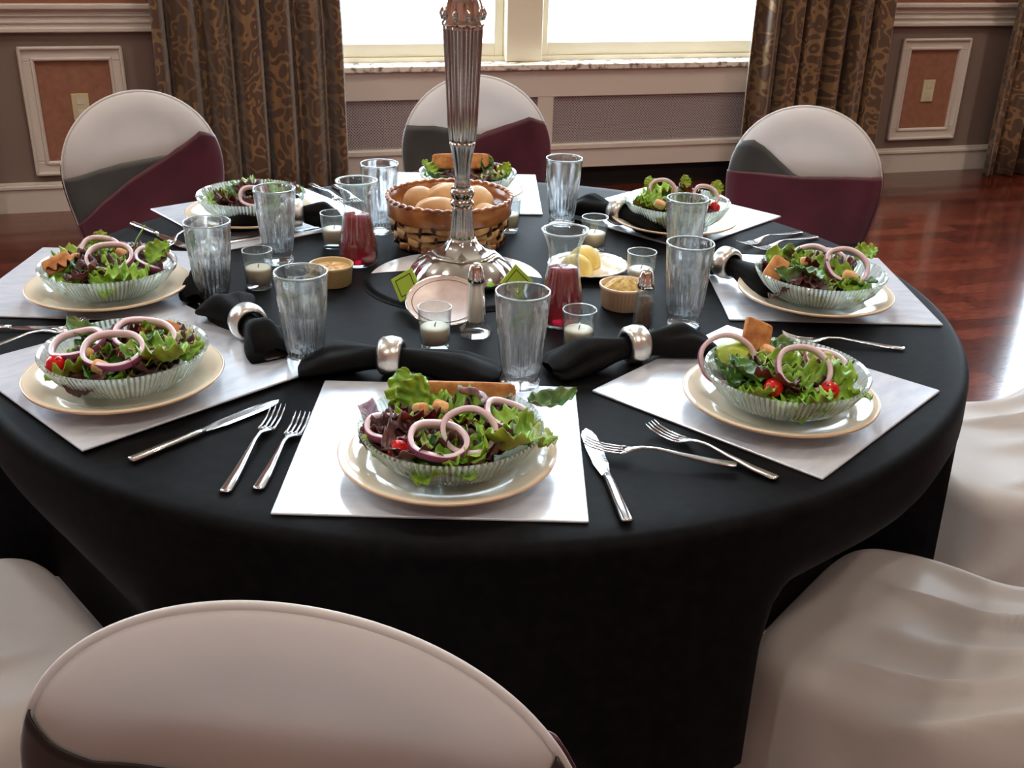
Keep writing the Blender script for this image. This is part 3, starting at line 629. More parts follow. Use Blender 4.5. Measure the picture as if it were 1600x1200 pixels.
for k, S in SAL.items():
    r = random.Random('salad' + k); x0, y0 = PLP[k]; x0 += .004; y0 -= .002; zb = MT + .0085 + (.0042 if k == 'H' else 0)
    e = empty('mixed_greens', (x0, y0, zb), 0, 'mixed green and dark red lettuce of the %s salad' % ADJ[k], 'salad greens', 'salad greens')
    n = S['n']
    # lower bed: leaves pressed flat round the bowl, then the loose crown
    for i in range(n + 12):
        if i < 12: a = 2 * pi * i / 12 + r.random() * .4; rr = .036 + .016 * r.random(); z = .024 + .006 * r.random(); tilt = .3
        else: a = r.random() * 2 * pi; rr = .074 * sqrt(r.random()); z = dome(rr, 0) - .028 + .013 * r.random() + .28 * max(0, rr - .035); tilt = .45
        kind = r.choices((0, 1, 2, 3), (2.6, 3.2, 4.4, .5))[0]
        add_leaf(e, kind, r.randrange(4), (rr * cos(a), rr * sin(a), z), (r.uniform(-tilt, tilt) + .1, r.uniform(-tilt, tilt), r.random() * 6.28), r.uniform(.75, 1.1) * (.72 if i < 12 else 1 - 2.2 * max(0, rr - .045)))
    extra = {'A': [(1, 0, (.116, .066, .052), (.1, .1, -1.2), .85), (0, 1, (.088, -.010, .050), (-.35, .5, -.7), .95), (0, 2, (.060, -.045, .050), (-.5, .2, .2), .9), (3, 1, (.098, -.012, .05), (-.1, .2, -1.3), .8), (0, 3, (-.055, .055, .068), (.9, -.2, .3), .95), (0, 1, (-.045, .05, .066), (1.1, .3, -.3), .8)],
             'B': [(0, 1, (.01, -.085, .046), (-.5, .1, 1.1), .95), (0, 2, (-.05, -.065, .048), (-.3, .2, .8), .6), (1, 2, (-.08, .0, .055), (.2, .4, .2), 1.1), (0, 3, (.078, -.05, .05), (-.3, .4, .3), .6), (1, 1, (-.06, -.02, .06), (.1, .3, .4), 1.)],
             'C': [(0, 1, (.085, .05, .07), (.4, .2, -.9), .7), (1, 2, (-.03, -.03, .06), (0, .2, .5), .9)],
             'D': [(0, 0, (.08, .03, .075), (1.1, 0, -.3), .45), (0, 1, (.02, .06, .08), (1.2, 0, .2), .45), (0, 3, (-.05, .05, .078), (.9, 0, .2), .5)],
             'F': [(0, 0, (.05, .0, .06), (.3, .2, .4), .8), (1, 2, (-.03, 0, .06), (.3, .2, .4), .8)],
             'E': [(0, 0, (-.085, .0, .06), (.7, .2, .9), .6), (1, 1, (.04, .02, .068), (.8, .1, .1), .7), (0, 2, (.08, .0, .06), (.8, .1, -.4), .5)],
             'G': [(0, 0, (.075, .02, .07), (.6, .3, -.4), .6), (0, 2, (-.03, .06, .07), (.8, 0, .4), .5)],
             'H': [(0, 2, (.055, -.03, .052), (-.2, .3, 1.2), .95), (0, 3, (.07, .02, .055), (.1, .2, .3), .9), (1, 0, (-.07, .045, .055), (.2, 0, 1.), .8)]}
    for kd, q, l, ro, s in extra.get(k, []): add_leaf(e, kd, q, (l[0], l[1], l[2] - .009), ro, s)
    if k == 'G':
        o = MB().tube([(.03, .03, .05), (.036, .038, .075), (.05, .045, .098)], [.0016, .0014, .001], 6).build('stem', M['leaf0'], e, True)
    if k == 'B':
        mb = MB(); v, f = grid(12, 10, lambda u, v: (.026 * (u - .5) * 2 * sqrt(1 - (v - .5) ** 2 * 3.5), .022 * (v - .5) * 2, .012 * (1 - ((u - .5) * 2) ** 2) * (1 - ((v - .5) * 2) ** 2)))
        o = mesh('cucumber_slice', v, f, M['avocado'], e, True); o.location = (-.064, .030, .056); o.rotation_euler = (.5, -.2, .2); o.scale = (.95, .85, .6)
        o.data.materials[0] = M['avocado']
    if k == 'A':
        v, f = grid(10, 10, lambda u, v: (.014 * (u - .5) * 2, .024 * (v - .5) * 2, .010 * ((u - .5) * 2) ** 2 + .006 * sin(5 * v)))
        o = mesh('cabbage_shred', v, f, M['cabbage'], e, True); o.location = (-.092, .022, .046); o.rotation_euler = (.9, -.5, .2); o.modifiers.new('t', 'SOLIDIFY').thickness = .001
        o.scale = (.7, .7, .7)
        o = o.copy(); COL.objects.link(o); o.parent = e; o.location = (.020, .052, .058); o.rotation_euler = (.3, .6, 1.1)
    for (dx, dy, R_, rot, lab) in S['on']: onion((x0 + dx, y0 + dy - (.024 if k in 'ABH' else .014), zb + dome(dx, dy) - .001 + R_ * .24 * abs(sin(rot[0])) + R_ * .2 * abs(sin(rot[1]))), R_, rot, lab)
    for i, (dx, dy) in enumerate(S['to']):
        lab = {'A': 'red cherry tomato at the left front of the front salad', 'H': 'red cherry tomato at the left of the near left salad', 'E': 'red tomato piece on the far salad', 'F': 'red tomato piece on the far left salad', 'D': 'red cherry tomato on the far right salad'}.get(k) or ('left' if i == 0 else 'right') + ' cherry tomato of the near right salad'
        o = instance('tomato', make_tomato, (x0 + dx, y0 + dy, zb + dome(dx, dy) - .014), 0, lab, 'tomato'); o.rotation_euler = (.3, .4 - .8 * i, 0)
    for i, (dx, dy, s) in enumerate(S['cr']):
        side = ('left ' if dx < -.02 else 'right ' if dx > .02 else 'middle ') + ('front' if dy < -.01 else 'rear')
        chunk('crouton', s, s * .8, s * .75, M['crouton'], (x0 + dx, y0 + dy, zb + dome(dx, dy) - .002), (.3 + i, .4, i * 1.1), 'golden crouton at the %s of the %s salad' % (side, ADJ[k]), 'crouton', i + 3)
    for i, (dx, dy, a, b, c, rot, lab) in enumerate(S['ck']):
        chunk('toast_piece', a, b, c, M['toast'], (x0 + dx, y0 + dy, zb + .046 + (.016 if k in 'BE' else .002)), rot, lab, 'toast', 5)

# ------------------------------------------------------------------ glasses
def make_tumbler():
    seg = 192
    def rf(t, i, z):
        if 5 <= i <= 12:
            a = (t * 24 / (2 * pi)) % 1; long = 1 if int(t * 24 / (2 * pi)) % 2 == 0 else .75
            d = (1 - abs(2 * a - 1)) * (1 - sm(.075 * long, .098 * long, z)); return 1 - .13 * d
        return 1
    prof = [(.0235, 0), (.0262, .002), (.0262, .009), (.0235, .013), (.0240, .016), (.0252, .020), (.0268, .028), (.0284, .040), (.0300, .055), (.0314, .070), (.0328, .084), (.0338, .098), (.0346, .108), (.0354, .120), (.0362, .1290), (.0360, .1320),
            (.0350, .1328), (.0342, .131), (.0334, .120), (.0316, .100), (.0288, .070), (.0262, .042), (.0236, .024), (.0190, .0205), (.001, .020)]
    e = tag(MB().lathe(prof, seg, rf).build('tumbler', M['tumbler_glass'], None, True), None, 'glass')
    MB().tube([(.0351 * cos(2 * pi * k / 64), .0351 * sin(2 * pi * k / 64), .1326) for k in range(64)], .0011, 8, closed=True).build('rim', M['rim_glint_glass'], e, True); return e
GL = [((.011, 1.296), 'fluted clear tumbler standing behind the front placemat, in front of the red carafe'), ((-.286, 1.350), 'fluted clear tumbler beside the near left napkin ring'),
      ((-.476, 1.586), 'fluted clear tumbler right of the left salad'), ((-.417, 1.795), 'fluted clear tumbler in front of the far left salad'),
      ((-.261, 1.996), 'fluted clear tumbler behind the left red carafe'), ((.091, 2.082), 'fluted clear tumbler behind the right red carafe, left of the far right setting'),
      ((.294, 1.800), 'rear of the two fluted tumblers in line at the right'), ((.262, 1.540), 'front of the two fluted tumblers in line at the right')]
for (x, y), lab in GL: instance('tumbler', make_tumbler, (x, y, TZ + .0005 + (.0042 if lab.endswith('napkin ring') or 'front placemat' in lab else 0)), random.random(), lab, None, 'fluted tumblers')
def make_votive():
    e = empty('votive_candle', (0, 0, 0), 0, '', 'candle')
    MB().lathe([(.0185, 0), (.0205, .001), (.0212, .008), (.0225, .03), (.0245, .062), (.0248, .0640), (.0240, .0648), (.0232, .063), (.0213, .030), (.0198, .010), (.001, .009)], 48).build('glass_cup', M['thin_glass'], e, True)
    MB().tube([(.0240 * cos(2 * pi * k / 48), .0240 * sin(2 * pi * k / 48), .0646) for k in range(48)], .0007, 6, closed=True).build('rim', M['rim_glint_glass'], e, True)
    MB().lathe([(.0185, .0105), (.0195, .012), (.0209, .030), (.0213, .0335), (.0190, .0355), (.008, .0345), (.001, .034)], 40).build('wax', M['wax'], e, True)
    MB().tube([(0, 0, .034), (.0005, 0, .038), (.002, 0, .041)], .0007, 6).build('wick', M['wick'], e, True); return e
VO = [((-.113, 1.423), 'votive candle in a glass cup in front of the leaning round tray'), ((.094, 1.427), 'votive candle in a glass cup in front of the right red carafe'),
      ((-.421, 1.662), 'votive candle in a glass cup between the two left tumblers'), ((-.334, 1.891), 'votive candle in a glass cup left of the left red carafe'),
      ((.145, 1.909), 'votive candle in a glass cup behind the butter dish'), ((.211, 1.706), 'votive candle in a glass cup behind the mustard dish'),
      ((-.312, 1.515), 'votive candle seen through the near left tumbler'), ((-.016, 2.02), 'votive candle tucked behind the right side of the bread basket')]
for (x, y), lab in VO: instance('votive', make_votive, (x, y, TZ + .0005), 0, lab, 'candle', 'votive candles')
def make_carafe():
    e = empty('carafe', (0, 0, 0), 0, '', 'carafe')
    def rf(t, i, z):
        return 1 + .08 * sm(.10, .143, z) * max(0, cos(t)) ** 10
    out = [(.028, 0), (.033, .002), (.0345, .008), (.0340, .025), (.0310, .050), (.0265, .075), (.0232, .095), (.0222, .106), (.0238, .120), (.0285, .135), (.0330, .1435), (.0345, .147)]
    inn = [(.0335, .1485), (.0310, .1455), (.0268, .136), (.0222, .121), (.0205, .106), (.0214, .095), (.0248, .075), (.0292, .050), (.0322, .025), (.0326, .010), (.030, .0055), (.001, .005)]
    MB().lathe(out + inn, 64, rf).build('glass_body', M['thin_glass'], e, True)
    MB().tube([(.0338 * rf(2 * pi * k / 64, 0, .148) * cos(2 * pi * k / 64), .0338 * rf(2 * pi * k / 64, 0, .148) * sin(2 * pi * k / 64), .1480) for k in range(64)], .0014, 8, closed=True).build('rim', M['rim_glint_glass'], e, True)
    liq = [(.001, .0054), (.0296, .0058), (.0323, .0105), (.0319, .025), (.0289, .050), (.0245, .075), (.0222, .0885), (.001, .0890)]
    MB().lathe(liq, 48).build('red_drink', M['red_drink'], e, True); return e
instance('carafe', make_carafe, (.073, 1.538, TZ + .0005), .5, 'small glass carafe of red drink right of the candelabra', 'carafe', 'carafes of red drink')
instance('carafe', make_carafe, (-.277, 1.80, TZ + .0005), .2, 'small glass carafe of red drink left of the bread basket', 'carafe', 'carafes of red drink')

# ------------------------------------------------------------------ centrepiece
CX, CY = -.09, 1.722
pl = MB().lathe([(.138, 0), (.146, .001), (.148, .003), (.146, .0045), (.10, .0042), (.001, .0042)], 96).build('round_platter', M['white_china'], None, True)
pl.location = (-.10, 1.722, TZ + .0004); tag(pl, 'round white platter edge showing behind the candelabra base', 'platter')
# black cover, added to leave only a pale rear crescent of the platter
def nf(u, v):
    x = .156 * (2 * u - 1); k = sqrt(max(0, 1 - (x / .158) ** 2)); y1 = .004 + .034 * (1 - (x / .156) ** 2); y0 = -.156 * k - .002
    y = y0 + (min(y1, .15 * k + .0) - y0) * v; d = sqrt(x * x + y * y)
    z = .0058 - .0052 * sm(.147, .155, d) + .0004 * sin(30 * x) * sin(28 * y)
    return (x, y, z)
v, f = grid(80, 50, nf); o = mesh('added_cover', v, f, M['black_cloth'], None, True); o.location = (-.10, 1.722, TZ + .0004); o.modifiers.new('t', 'SOLIDIFY').thickness = .0008
tag(o, 'added black cover hiding the front of the white platter', 'cloth')
cz = TZ + .0078
ce = empty('candelabra', (CX, CY, cz), 0, 'tall fluted silver candelabra column in the middle of the table', 'candelabra')
lob = lambda t, i, z: 1 + .05 * abs(cos(4 * t)) - .02
MB().lathe([(.078, 0), (.086, .002), (.088, .006), (.086, .012), (.081, .020), (.074, .029), (.064, .036), (.058, .041)], 128, lob).build('foot', M['oldsilver'], ce, True)
MB().lathe([(.058, .041), (.057, .044), (.050, .046), (.038, .050), (.030, .057), (.025, .064), (.0225, .070)], 128, lambda t, i, z: 1 + .02 * cos(8 * t)).build('dome', M['oldsilver'], ce, True)
flu = lambda n, a: (lambda t, i, z: 1 - a * abs(sin(n * t / 2)) ** 1)
MB().lathe([(.0215, .068), (.0225, .071), (.0205, .078), (.0188, .090), (.0175, .105), (.0168, .118), (.0172, .124)], 96, lambda t, i, z: 1 - .10 * (.5 + .5 * cos(12 * t))).build('lower_stem', M['oldsilver'], ce, True)
MB().lathe([(.0165, .122), (.0195, .126), (.0200, .131), (.0170, .134), (.0160, .1365), (.0185, .140), (.0205, .1455), (.0190, .151), (.0155, .155)], 48).build('knop', M['oldsilver'], ce, True)
MB().lathe([(.0150, .153), (.0135, .160), (.0120, .170), (.0128, .180), (.0150, .196), (.0180, .210), (.0210, .224), (.0213, .229)], 96, lambda t, i, z: 1 - .10 * (.5 + .5 * cos(12 * t))).build('waist', M['oldsilver'], ce, True)
MB().lathe([(.0206, .227), (.0220, .233), (.0245, .255), (.0262, .290), (.0280, .330), (.0300, .370), (.0318, .402), (.0328, .410)], 144, lambda t, i, z: 1 - .13 * (.5 + .5 * cos(14 * t)) ** .6).build('fluted_column', M['oldsilver'], ce, True)
MB().lathe([(.0328, .408), (.0330, .412), (.0300, .416), (.0295, .420), (.0305, .428), (.0285, .440), (.0235, .452), (.0190, .460), (.0150, .466)], 96, lambda t, i, z: 1 + .05 * cos(10 * t) * (1 if i > 3 else .2)).build('capital', M['silver'], ce, True)
for k in range(10):
    a = 2 * pi * k / 10
    MB().tube([(.031 * cos(a), .031 * sin(a), .416), (.033 * cos(a), .033 * sin(a), .426), (.028 * cos(a), .028 * sin(a), .440)], [.003, .0045, .002], 8).build('leaf_ornament', M['silver'], ce, True)
MB().lathe([(.0150, .464), (.018, .470), (.012, .480), (.012, .60), (.020, .62), (.045, .64), (.012, .66)], 48).build('upper_stem', M['oldsilver'], ce, True)
# round tray leaning on the foot
tr = empty('round_tray', (-.107, 1.498, TZ + .0030), 0, 'small round pinkish silver tray leaning against the candelabra foot', 'tray')
tm = MB().lathe([(.001, 0), (.058, 0), (.0605, .001), (.0615, .003), (.0605, .0042), (.058, .0036), (.0545, .0022), (.001, .0022)], 72)
def tiltm(o, a, c): o.rotation_euler = (a, 0, 0); o.location = c; return o
TM = noisy(mat('tray_enamel', srgb(214, 192, 184), .3), srgb(206, 182, 174), srgb(222, 202, 194), 40)
tl = radians(19); tiltm(tm.build('disc', TM, tr, True), tl, (0, .0615 * cos(tl), .0615 * sin(tl)))
tiltm(MB().lathe([(.0510, .0022), (.0516, .0030), (.0524, .0022)], 72, cap=False).build('inner_ring', M['crouton'] if False else M['grille_back'], tr, True), tl, (0, .0615 * cos(tl), .0615 * sin(tl)))
tiltm(MB().lathe([(.0605, .0005), (.0625, .003), (.0605, .0052), (.0592, .0036)], 72, cap=False).build('rim', M['silver'], tr, True), tl, (0, .0615 * cos(tl), .0615 * sin(tl)))
# lime green cards leaning near the foot
def card(loc, rot, label):
    e = empty('green_card', loc, 0, label, 'card'); e.rotation_euler = rot; h = .0205
    MB().box(-h, h, -.0015, .0015, -h, h, .0005).build('card_sheet', M['card'], e)
    mb = MB(); q = .0145; w = .0011
    for a, b, c, d in ((-q, q, q - w, q), (-q, q, -q, -q + w), (-q, -q + w, -q, q), (q - w, q, -q, q)): mb.box(a, b, -.0021, -.0013, c, d)
    mb.build('border_line', M['cardline'], e)
card((-.172, 1.600, TZ + .033), (radians(-28), radians(-33), radians(-8)), 'lime green square card standing on its corner left of the leaning tray')
card((.003, 1.625, TZ + .0345), (radians(-28), radians(45), radians(5)), 'lime green square card behind the front tumbler')

# bread basket
BX, BY = -.125, 1.935
bk = empty('bread_basket', (BX, BY, TZ + .0008), 0, 'round woven brown basket of rolls behind the candelabra', 'basket')
def br(z): return .098 + (.112 - .098) * sm(0, .085, z)
MB().lathe([(.001, .002), (.094, .002), (.096, .006), (.001, .006)], 64).build('basket_base', M['wicker_dk'], bk, True)
for row in range(4):
    n = 20; zc = .010 + row * .0135
    pts = [((br(zc) + .0038 * cos(n / 2 * t + pi * row)) * cos(t), (br(zc) + .0038 * cos(n / 2 * t + pi * row)) * sin(t), zc + .003 * sin(n / 4 * t + row * 1.5)) for t in [2 * pi * i / 160 for i in range(160)]]
    def strap(pts, h, th):
        v = []; n_ = len(pts)
        for (x, y, z) in pts:
            d = Vector((x, y, 0)).normalized() * th
            v += [(x - d.x, y - d.y, z - h), (x + d.x, y + d.y, z - h * .8), (x + d.x * 1.3, y + d.y * 1.3, z), (x + d.x, y + d.y, z + h * .8), (x - d.x, y - d.y, z + h)]
        return v, [(i * 5 + k, ((i + 1) % n_) * 5 + k, ((i + 1) % n_) * 5 + (k + 1) % 5, i * 5 + (k + 1) % 5) for i in range(n_) for k in range(5)]
    v, f = strap(pts, .0068, .0012); mesh('woven_strand', v, f, M['wicker_lt'] if row != 0 else M['wicker_rim'], bk, True)
for k in range(20):
    t = 2 * pi * (k + .5) / 20
    for s in (1,):
        pts = [((br(z) + .0005 + .0042 * cos(10 * t + pi * (z - .010) / .0135)) * cos(t + (.10 if k % 2 else -.10) * (z / .06 - .5)), (br(z) + .0005 + .0042 * cos(10 * t + pi * (z - .010) / .0135)) * sin(t + (.10 if k % 2 else -.10) * (z / .06 - .5)), z) for z in [.004 + .06 * i / 14 for i in range(15)]]
        MB().tube(pts, .0034, 6).build('stake', M['wicker_dk'], bk, True)
for s, (z0, r_) in enumerate(((.060, .0), )):
    MB().lathe([(br(.06) + .002, .056), (br(.07) + .0045, .060), (.1155, .074), (.1170, .086), (.1150, .090), (.1115, .088), (.1095, .076), (br(.06) - .003, .056)], 96, lambda t, i, z: 1 + .004 * cos(16 * t)).build('rim_band', M['wicker_rim'], bk, True)
pts = [((.1145 + .0012 * cos(40 * t)) * cos(t), (.1145 + .0012 * cos(40 * t)) * sin(t), .0905 + .0012 * sin(40 * t)) for t in [2 * pi * i / 320 for i in range(320)]]
MB().tube(pts, .0036, 6, closed=True).build('rim_wrap', M['wicker_rim'], bk, True)
MB().lathe([(.088, .0075), (.092, .02), (.096, .045), (.1, .062), (.0985, .062), (.0945, .045), (.0905, .02), (.0865, .009)], 64, cap=False).build('lining', M['wicker_dk'], bk, True)
def roll(loc, s, rot, label, notch=True):
    def fn(u, v):
        a = 2 * pi * u; b = pi * v; x, y, z = s[0] * sin(b) * cos(a), s[1] * sin(b) * sin(a), -s[2] * cos(b)
        if notch and z > 0: z -= .005 * math.exp(-(y / .006) ** 2) * sin(b)
        return (x, y, z)
    v, f = grid(32, 16, fn, True); o = mesh('bread_roll', v, f, M['bread'], None, True); o.location = loc; o.rotation_euler = rot; return tag(o, label, 'bread roll', 'bread rolls in the basket')
bz = TZ + .0135
roll((BX - .055, BY + .012, bz + .062), (.033, .029, .028), (0, .2, .6), 'round roll at the left side of the bread basket', False)
roll((BX + .000, BY + .02, bz + .066), (.050, .032, .030), (0, .1, .5), 'long roll in the middle of the bread basket, behind')
roll((BX - .012, BY - .045, bz + .060), (.050, .027, .026), (0, .15, .3), 'long roll at the front of the bread basket')
roll((BX + .052, BY + .01, bz + .064), (.030, .038, .030), (0, -.1, .3), 'roll right of the candelabra stem in the basket')
roll((BX + .068, BY - .035, bz + .050), (.024, .032, .024), (0, -.3, .4), 'roll at the right rim of the bread basket', False)
for (dx, dy), side_ in zip(((-.045, -.03), (0, .05), (.04, -.02), (-.04, .05), (.05, .05)), ('front left', 'back middle', 'front right', 'back left', 'back right')):
    roll((BX + dx, BY + dy, bz + .026), (.034, .030, .024), (0, 0, dx * 30), 'lower roll at the %s of the bread basket, mostly covered' % side_, False)

# shakers
def shaker(loc, fill, fm, label, name):
    e = empty(name, loc, .2, label, 'shaker'); hexa = lambda t, i, z: 1 / cos(((t + pi / 8) % (pi / 4)) - pi / 8) * .96
    MB().lathe([(.0235, 0), (.0250, .003), (.0235, .008), (.0170, .014), (.0155, .020), (.0118, .080), (.0115, .084), (.0095, .084), (.0098, .078), (.0125, .022), (.0105, .017), (.001, .016)], 64, hexa).build('glass_body', M['thin_glass'], e)
    MB().lathe([(.001, .0165), (.0100, .018), (.0118, .023), (.0118 - .0022 * (fill - .023) / .055, fill), (.001, fill + .001)], 32).build('contents', fm, e, True)
    MB().lathe([(.0122, .082), (.0128, .084), (.0128, .089), (.0118, .092), (.0112, .098), (.0090, .106), (.0050, .1105), (.001, .1115)], 32).build('metal_cap', M['silver'], e, True)
    return e
shaker((-.057, 1.484, TZ + .0005), .078, M['salt'], 'glass salt shaker with silver cap in front of the candelabra', 'salt_shaker')
shaker((.192, 1.478, TZ + .0005), .068, M['pepper'], 'glass pepper shaker with silver cap beside the mustard dish', 'pepper_shaker')
# dips
def ramekin(loc, m, dm, label, s=1, heap=.012):
    e = empty('ramekin', loc, 0, label, 'dish'); e.scale = (s, s, s)
    MB().lathe([(.033, 0), (.035, .002), (.0375, .030), (.0400, .034), (.0405, .038), (.0385, .039), (.0365, .037), (.0345, .008), (.001, .006)], 120, lambda t, i, z: 1 + (.012 * cos(40 * t) if i in (1, 2) else 0)).build('dish_body', m, e, True)
    return e
def dip(loc, dm, label, heap, s=1):
    def fn(u, v):
        a = 2 * pi * u; r = .035 * v; return (s * r * cos(a), s * r * sin(a), heap * (1 - v ** 2) + .002 * v * sin(5 * a + 2) * (1 - v) * 2 + .0012 * sin(9 * a) * v * (1 - v) * 4)
    v, f = grid(48, 14, fn, True); o = mesh('dip', v, f, dm, None, True); o.location = loc; return tag(o, label, 'dip')
ramekin((.176, 1.618, TZ + .0005), M['beige'], None, 'beige ribbed ramekin of mustard butter right of the red carafe')
dip((.176, 1.618, TZ + .031), M['dip'], 'grainy mustard coloured spread heaped in the right ramekin', .017)
ramekin((-.306, 1.690, TZ + .0005), M['beige_dark'], None, 'yellowish ramekin behind the near left tumbler', .92)
dip((-.306, 1.690, TZ + .029), M['dip2'], 'tan sauce in the yellowish left ramekin', .003, .9)
# butter dish
bd = empty('butter_dish', (.128, 1.790, TZ + .0005), 0, 'small cream dish holding two scoops of butter', 'dish')
MB().lathe([(.040, 0), (.044, .002), (.062, .009), (.071, .0125), (.0705, .0145), (.062, .012), (.045, .0055), (.001, .005)], 96, lambda t, i, z: 1 + (.012 * cos(24 * t) if i in (2, 3, 4, 5) else 0)).build('dish_body', M['cream'], bd, True)
def scoop(loc, r, label, rz):
    v, f = grid(36, 16, lambda u, v: (r * sin(pi / 2 * v) * cos(2 * pi * u) * (1 + .02 * sin(6 * pi * u)), r * .9 * sin(pi / 2 * v) * sin(2 * pi * u), r * 1.12 * cos(pi / 2 * v)), True)
    o = mesh('butter_scoop', v, f, M['butter'], None, True); o.location = loc; o.rotation_euler = (0, 0, rz); tag(o, label, 'butter', 'butter scoops')
scoop((.105, 1.762, TZ + .006), .030, 'front scoop of yellow butter on the small dish', 0)
scoop((.122, 1.806, TZ + .006), .032, 'rear scoop of yellow butter on the small dish', .8)

# ------------------------------------------------------------------ napkins in silver rings
def napkin(c, ang, l1, l2, label, rlabel, w1=.036, w2=.036, h=.020, seed=0, group=None, bend=0., zoff=0., ends=(1, 1)):
    r = random.Random(seed); ph = [r.uniform(0, 6) for _ in range(5)]
    zc = .024
    def fn(u, v):
        a = 2 * pi * u; t = -l1 + (l1 + l2) * v; l = l1 if t < 0 else l2; s = min(1, abs(t) / l); w = .0155 + ((w1 if t < 0 else w2) - .0155) * sm(.12, .9, s)
        hh = .0155 + (h - .0155) * sm(.1, .7, s) ; hh *= 1 - .45 * sm(.6, 1, s)
        e = 1 - .55 * sm(.93, 1, s)
        lob_ = 1 + sm(.05, .5, s) * (.34 * abs(sin(1.5 * a + ph[0] + .8 * t / l)) - .16 + .10 * abs(sin(3.5 * a + ph[1])))
        y = w * cos(a) * lob_ * e + bend * s * s * .06; cz_ = zc - (zc - hh * .95) * sm(.15, .8, s)
        z = cz_ + hh * sin(a) * lob_ * e
        return (t, y, max(.0008, z))
    e = mesh('napkin', *((lambda g: g)(grid(40, 36, fn, True))), M['black_napkin'], None, True)
    e.data.materials[0] = M['black_napkin']
    e.location = (c[0], c[1], TZ + .0006 + zoff); e.rotation_euler = (0, 0, radians(ang)); tag(e, label, 'napkin', 'black napkins in rings')
    def mk():
        prof = [(.0180, -.0150), (.0215, -.0165), (.0260, -.0120), (.0278, 0), (.0260, .0120), (.0215, .0165), (.0180, .0150), (.0172, 0)]
        mb = MB().lathe(prof + [prof[0]], 48, cap=False); mb.v = [(z, y, x) for x, y, z in mb.v]
        return tag(mb.build('napkin_ring', M['ring'], None, True), None, 'napkin ring')
    o = instance('ring', mk, (c[0], c[1], TZ + .0282 + zoff), radians(ang), rlabel, None, 'silver napkin rings')
napkin((-.165, 1.327), -5, .125, .15, 'black napkin lying behind the front placemat', 'silver napkin ring behind the left of the front placemat', .036, .034, .018, 1)
napkin((.172, 1.392), 24, .135, .125, 'black napkin between the front tumbler and the near right placemat', 'silver napkin ring left of the near right salad', .034, .034, .022, 2)
napkin((-.383, 1.428), -56, .11, .10, 'black napkin on the near left placemat beside its tumbler', 'silver napkin ring right of the near left salad', .038, .032, .026, 3, zoff=.004)
napkin((.362, 1.748), -52, .05, .12, 'black napkin on the left part of the right placemat', 'silver napkin ring left of the salad at the right', .03, .038, .020, 4, zoff=.008)
napkin((.203, 2.07), -42, .12, .115, 'black napkin in front of the far right salad', 'silver napkin ring left of the far right salad', .03, .034, .024, 5, zoff=.004)
napkin((-.425, 1.985), 14, .14, .09, 'black napkin in front of the far left salad', 'silver napkin ring in front of the far left salad', .034, .032, .022, 6, zoff=.008)
napkin((-.512, 1.69), -84, .05, .13, 'black napkin right of the left placemat', 'silver napkin ring right of the left salad', .025, .022, .022, 7, zoff=.004)

# ------------------------------------------------------------------ cutlery (lies along +X from handle end to tip, origin mid)
def strip(secs, parent=None, name='x', m=None, th=.0018):
    """secs: (x, halfwidth, z)"""
    v = []; f = []
    for x, w, z in secs: v += [(x, -w, z), (x, -w * .5, z + th), (x, w * .5, z + th), (x, w, z)] + [(x, w * .5, z - th * .4), (x, -w * .5, z - th * .4)]
    n = 6
    for i in range(len(secs) - 1):
        for k in range(n): f.append((i * n + k, i * n + (k + 1) % n, (i + 1) * n + (k + 1) % n, (i + 1) * n + k))
    f.append(tuple(range(n - 1, -1, -1))); f.append(tuple(range((len(secs) - 1) * n, len(secs) * n)))
    return v, f
def make_fork(L_=.19):
    def mk():
        e = empty('fork', (0, 0, 0), 0, '', 'fork'); h = L_ / 2; k = L_ / .19
        v, f = strip([(-h, .0055, .0015), (-h + .004, .0082, .0016), (-h + .03, .0072, .0025), (-h + .07 * k, .0045, .006), (-h + .10 * k, .0028, .0095), (-h + .118 * k, .0028, .0085), (-h + .128 * k, .0060, .006), (-h + .135 * k, .0100, .0035), (-h + .142 * k, .0122, .0022)])
        mesh('handle', v, f, M['steel'], e, True)
        for q in range(4):
            yy = (q - 1.5) * .0064
            v, f = strip([(-h + .139 * k, .0021, .0026), (-h + .150 * k, .0018, .0018), (-h + .165 * k, .0016, .0024), (-h + .180 * k, .0013, .0055), (h, .0006, .0095)], th=.0012)
            mesh('tine', [(a, b + yy * (1 - .08 * (a > 0)), c) for a, b, c in v], f, M['steel'], e, True)
        return e
    return mk
def make_knife():
    e = empty('knife', (0, 0, 0), 0, '', 'knife')
    v, f = strip([(-.107, .0060, .003), (-.104, .0082, .003), (-.06, .0072, .0035), (-.02, .0060, .0035), (-.006, .0050, .0035)], th=.0032); mesh('handle', v, f, M['steel'], e, True)
    v, f = strip([(-.007, .0050, .0032), (.002, .0062, .003), (.02, .0090, .003), (.06, .0098, .003), (.09, .0088, .003), (.103, .0055, .003), (.108, .0012, .003)], th=.0007); mesh('blade', [(x, y + .0015, z) for x, y, z in v], f, M['steel'], e, False)
    return e
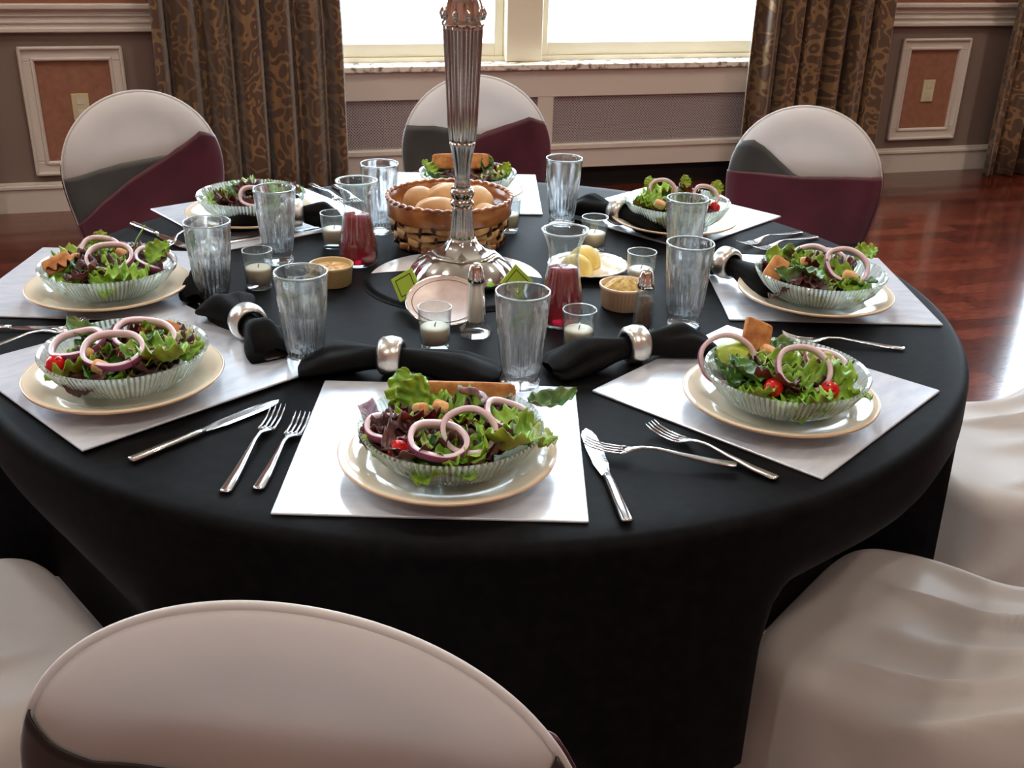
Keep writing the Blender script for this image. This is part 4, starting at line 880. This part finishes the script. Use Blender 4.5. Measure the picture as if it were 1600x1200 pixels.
def lay(kind, tip, end, label, zoff=0, pitch=0, roll_=0):
    tip, end = Vector(tip + (0,)), Vector(end + (0,)); d = tip - end; c = (tip + end) / 2
    mk = make_knife if kind == 'knife' else make_fork(.205 if kind == 'fork' else .178)
    o = instance(kind, mk, (c.x, c.y, TZ + .0012 + zoff), 0, label, None, {'knife': 'table knives', 'fork': 'dinner forks', 'salad_fork': 'salad forks'}[kind]); o.rotation_euler = (roll_, pitch, math.atan2(d.y, d.x)); return o
def seg(tip, ang, L_): return tip, (tip[0] + L_ * cos(radians(ang)), tip[1] + L_ * sin(radians(ang)))
lay('fork', *seg((-.293, 1.205), -94.8, .205), 'longer of the two forks left of the front placemat')
lay('salad_fork', *seg((-.259, 1.186), -95.5, .178), 'shorter of the two forks left of the front placemat')
lay('knife', *seg((-.298, 1.229), -129.3, .215), 'knife lying along the near left placemat')
lay('knife', *seg((.094, 1.172), -81.5, .215), 'knife at the right of the front placemat')
lay('salad_fork', *seg((.088, 1.118), -11.8, .178), 'fork lying across the knife right of the front placemat', .0065)
lay('salad_fork', *seg((.172, 1.180), -41.5, .178), 'fork beside the near edge of the near right placemat', .001)
lay('salad_fork', *seg((.405, 1.492), -9, .178), 'fork between the near right and right placemats', .0)
lay('salad_fork', *seg((.425, 1.955), 36.4, .178), 'upper fork at the right of the far right placemat')
lay('salad_fork', *seg((.448, 1.925), 36.4, .178), 'lower fork at the right of the far right placemat')
lay('knife', *seg((-.625, 1.452), 181.5, .215), 'knife in front of the left placemat')
lay('salad_fork', *seg((-.628, 1.455), 226, .178), 'fork between the left and near left placemats', .009)
lay('knife', *seg((-.590, 1.845), 135.5, .215), 'knife behind the left placemat')
lay('fork', *seg((-.640, 1.812), 77, .205), 'fork crossing the knife behind the left placemat', .0065)
lay('knife', *seg((-.375, 2.006), 218, .215), 'knife along the near side of the far left placemat')
lay('fork', *seg((-.352, 2.165), 122, .205), 'left fork beside the far side placemat', 0)
lay('salad_fork', *seg((-.325, 2.175), 118, .178), 'right fork beside the far side placemat', 0)
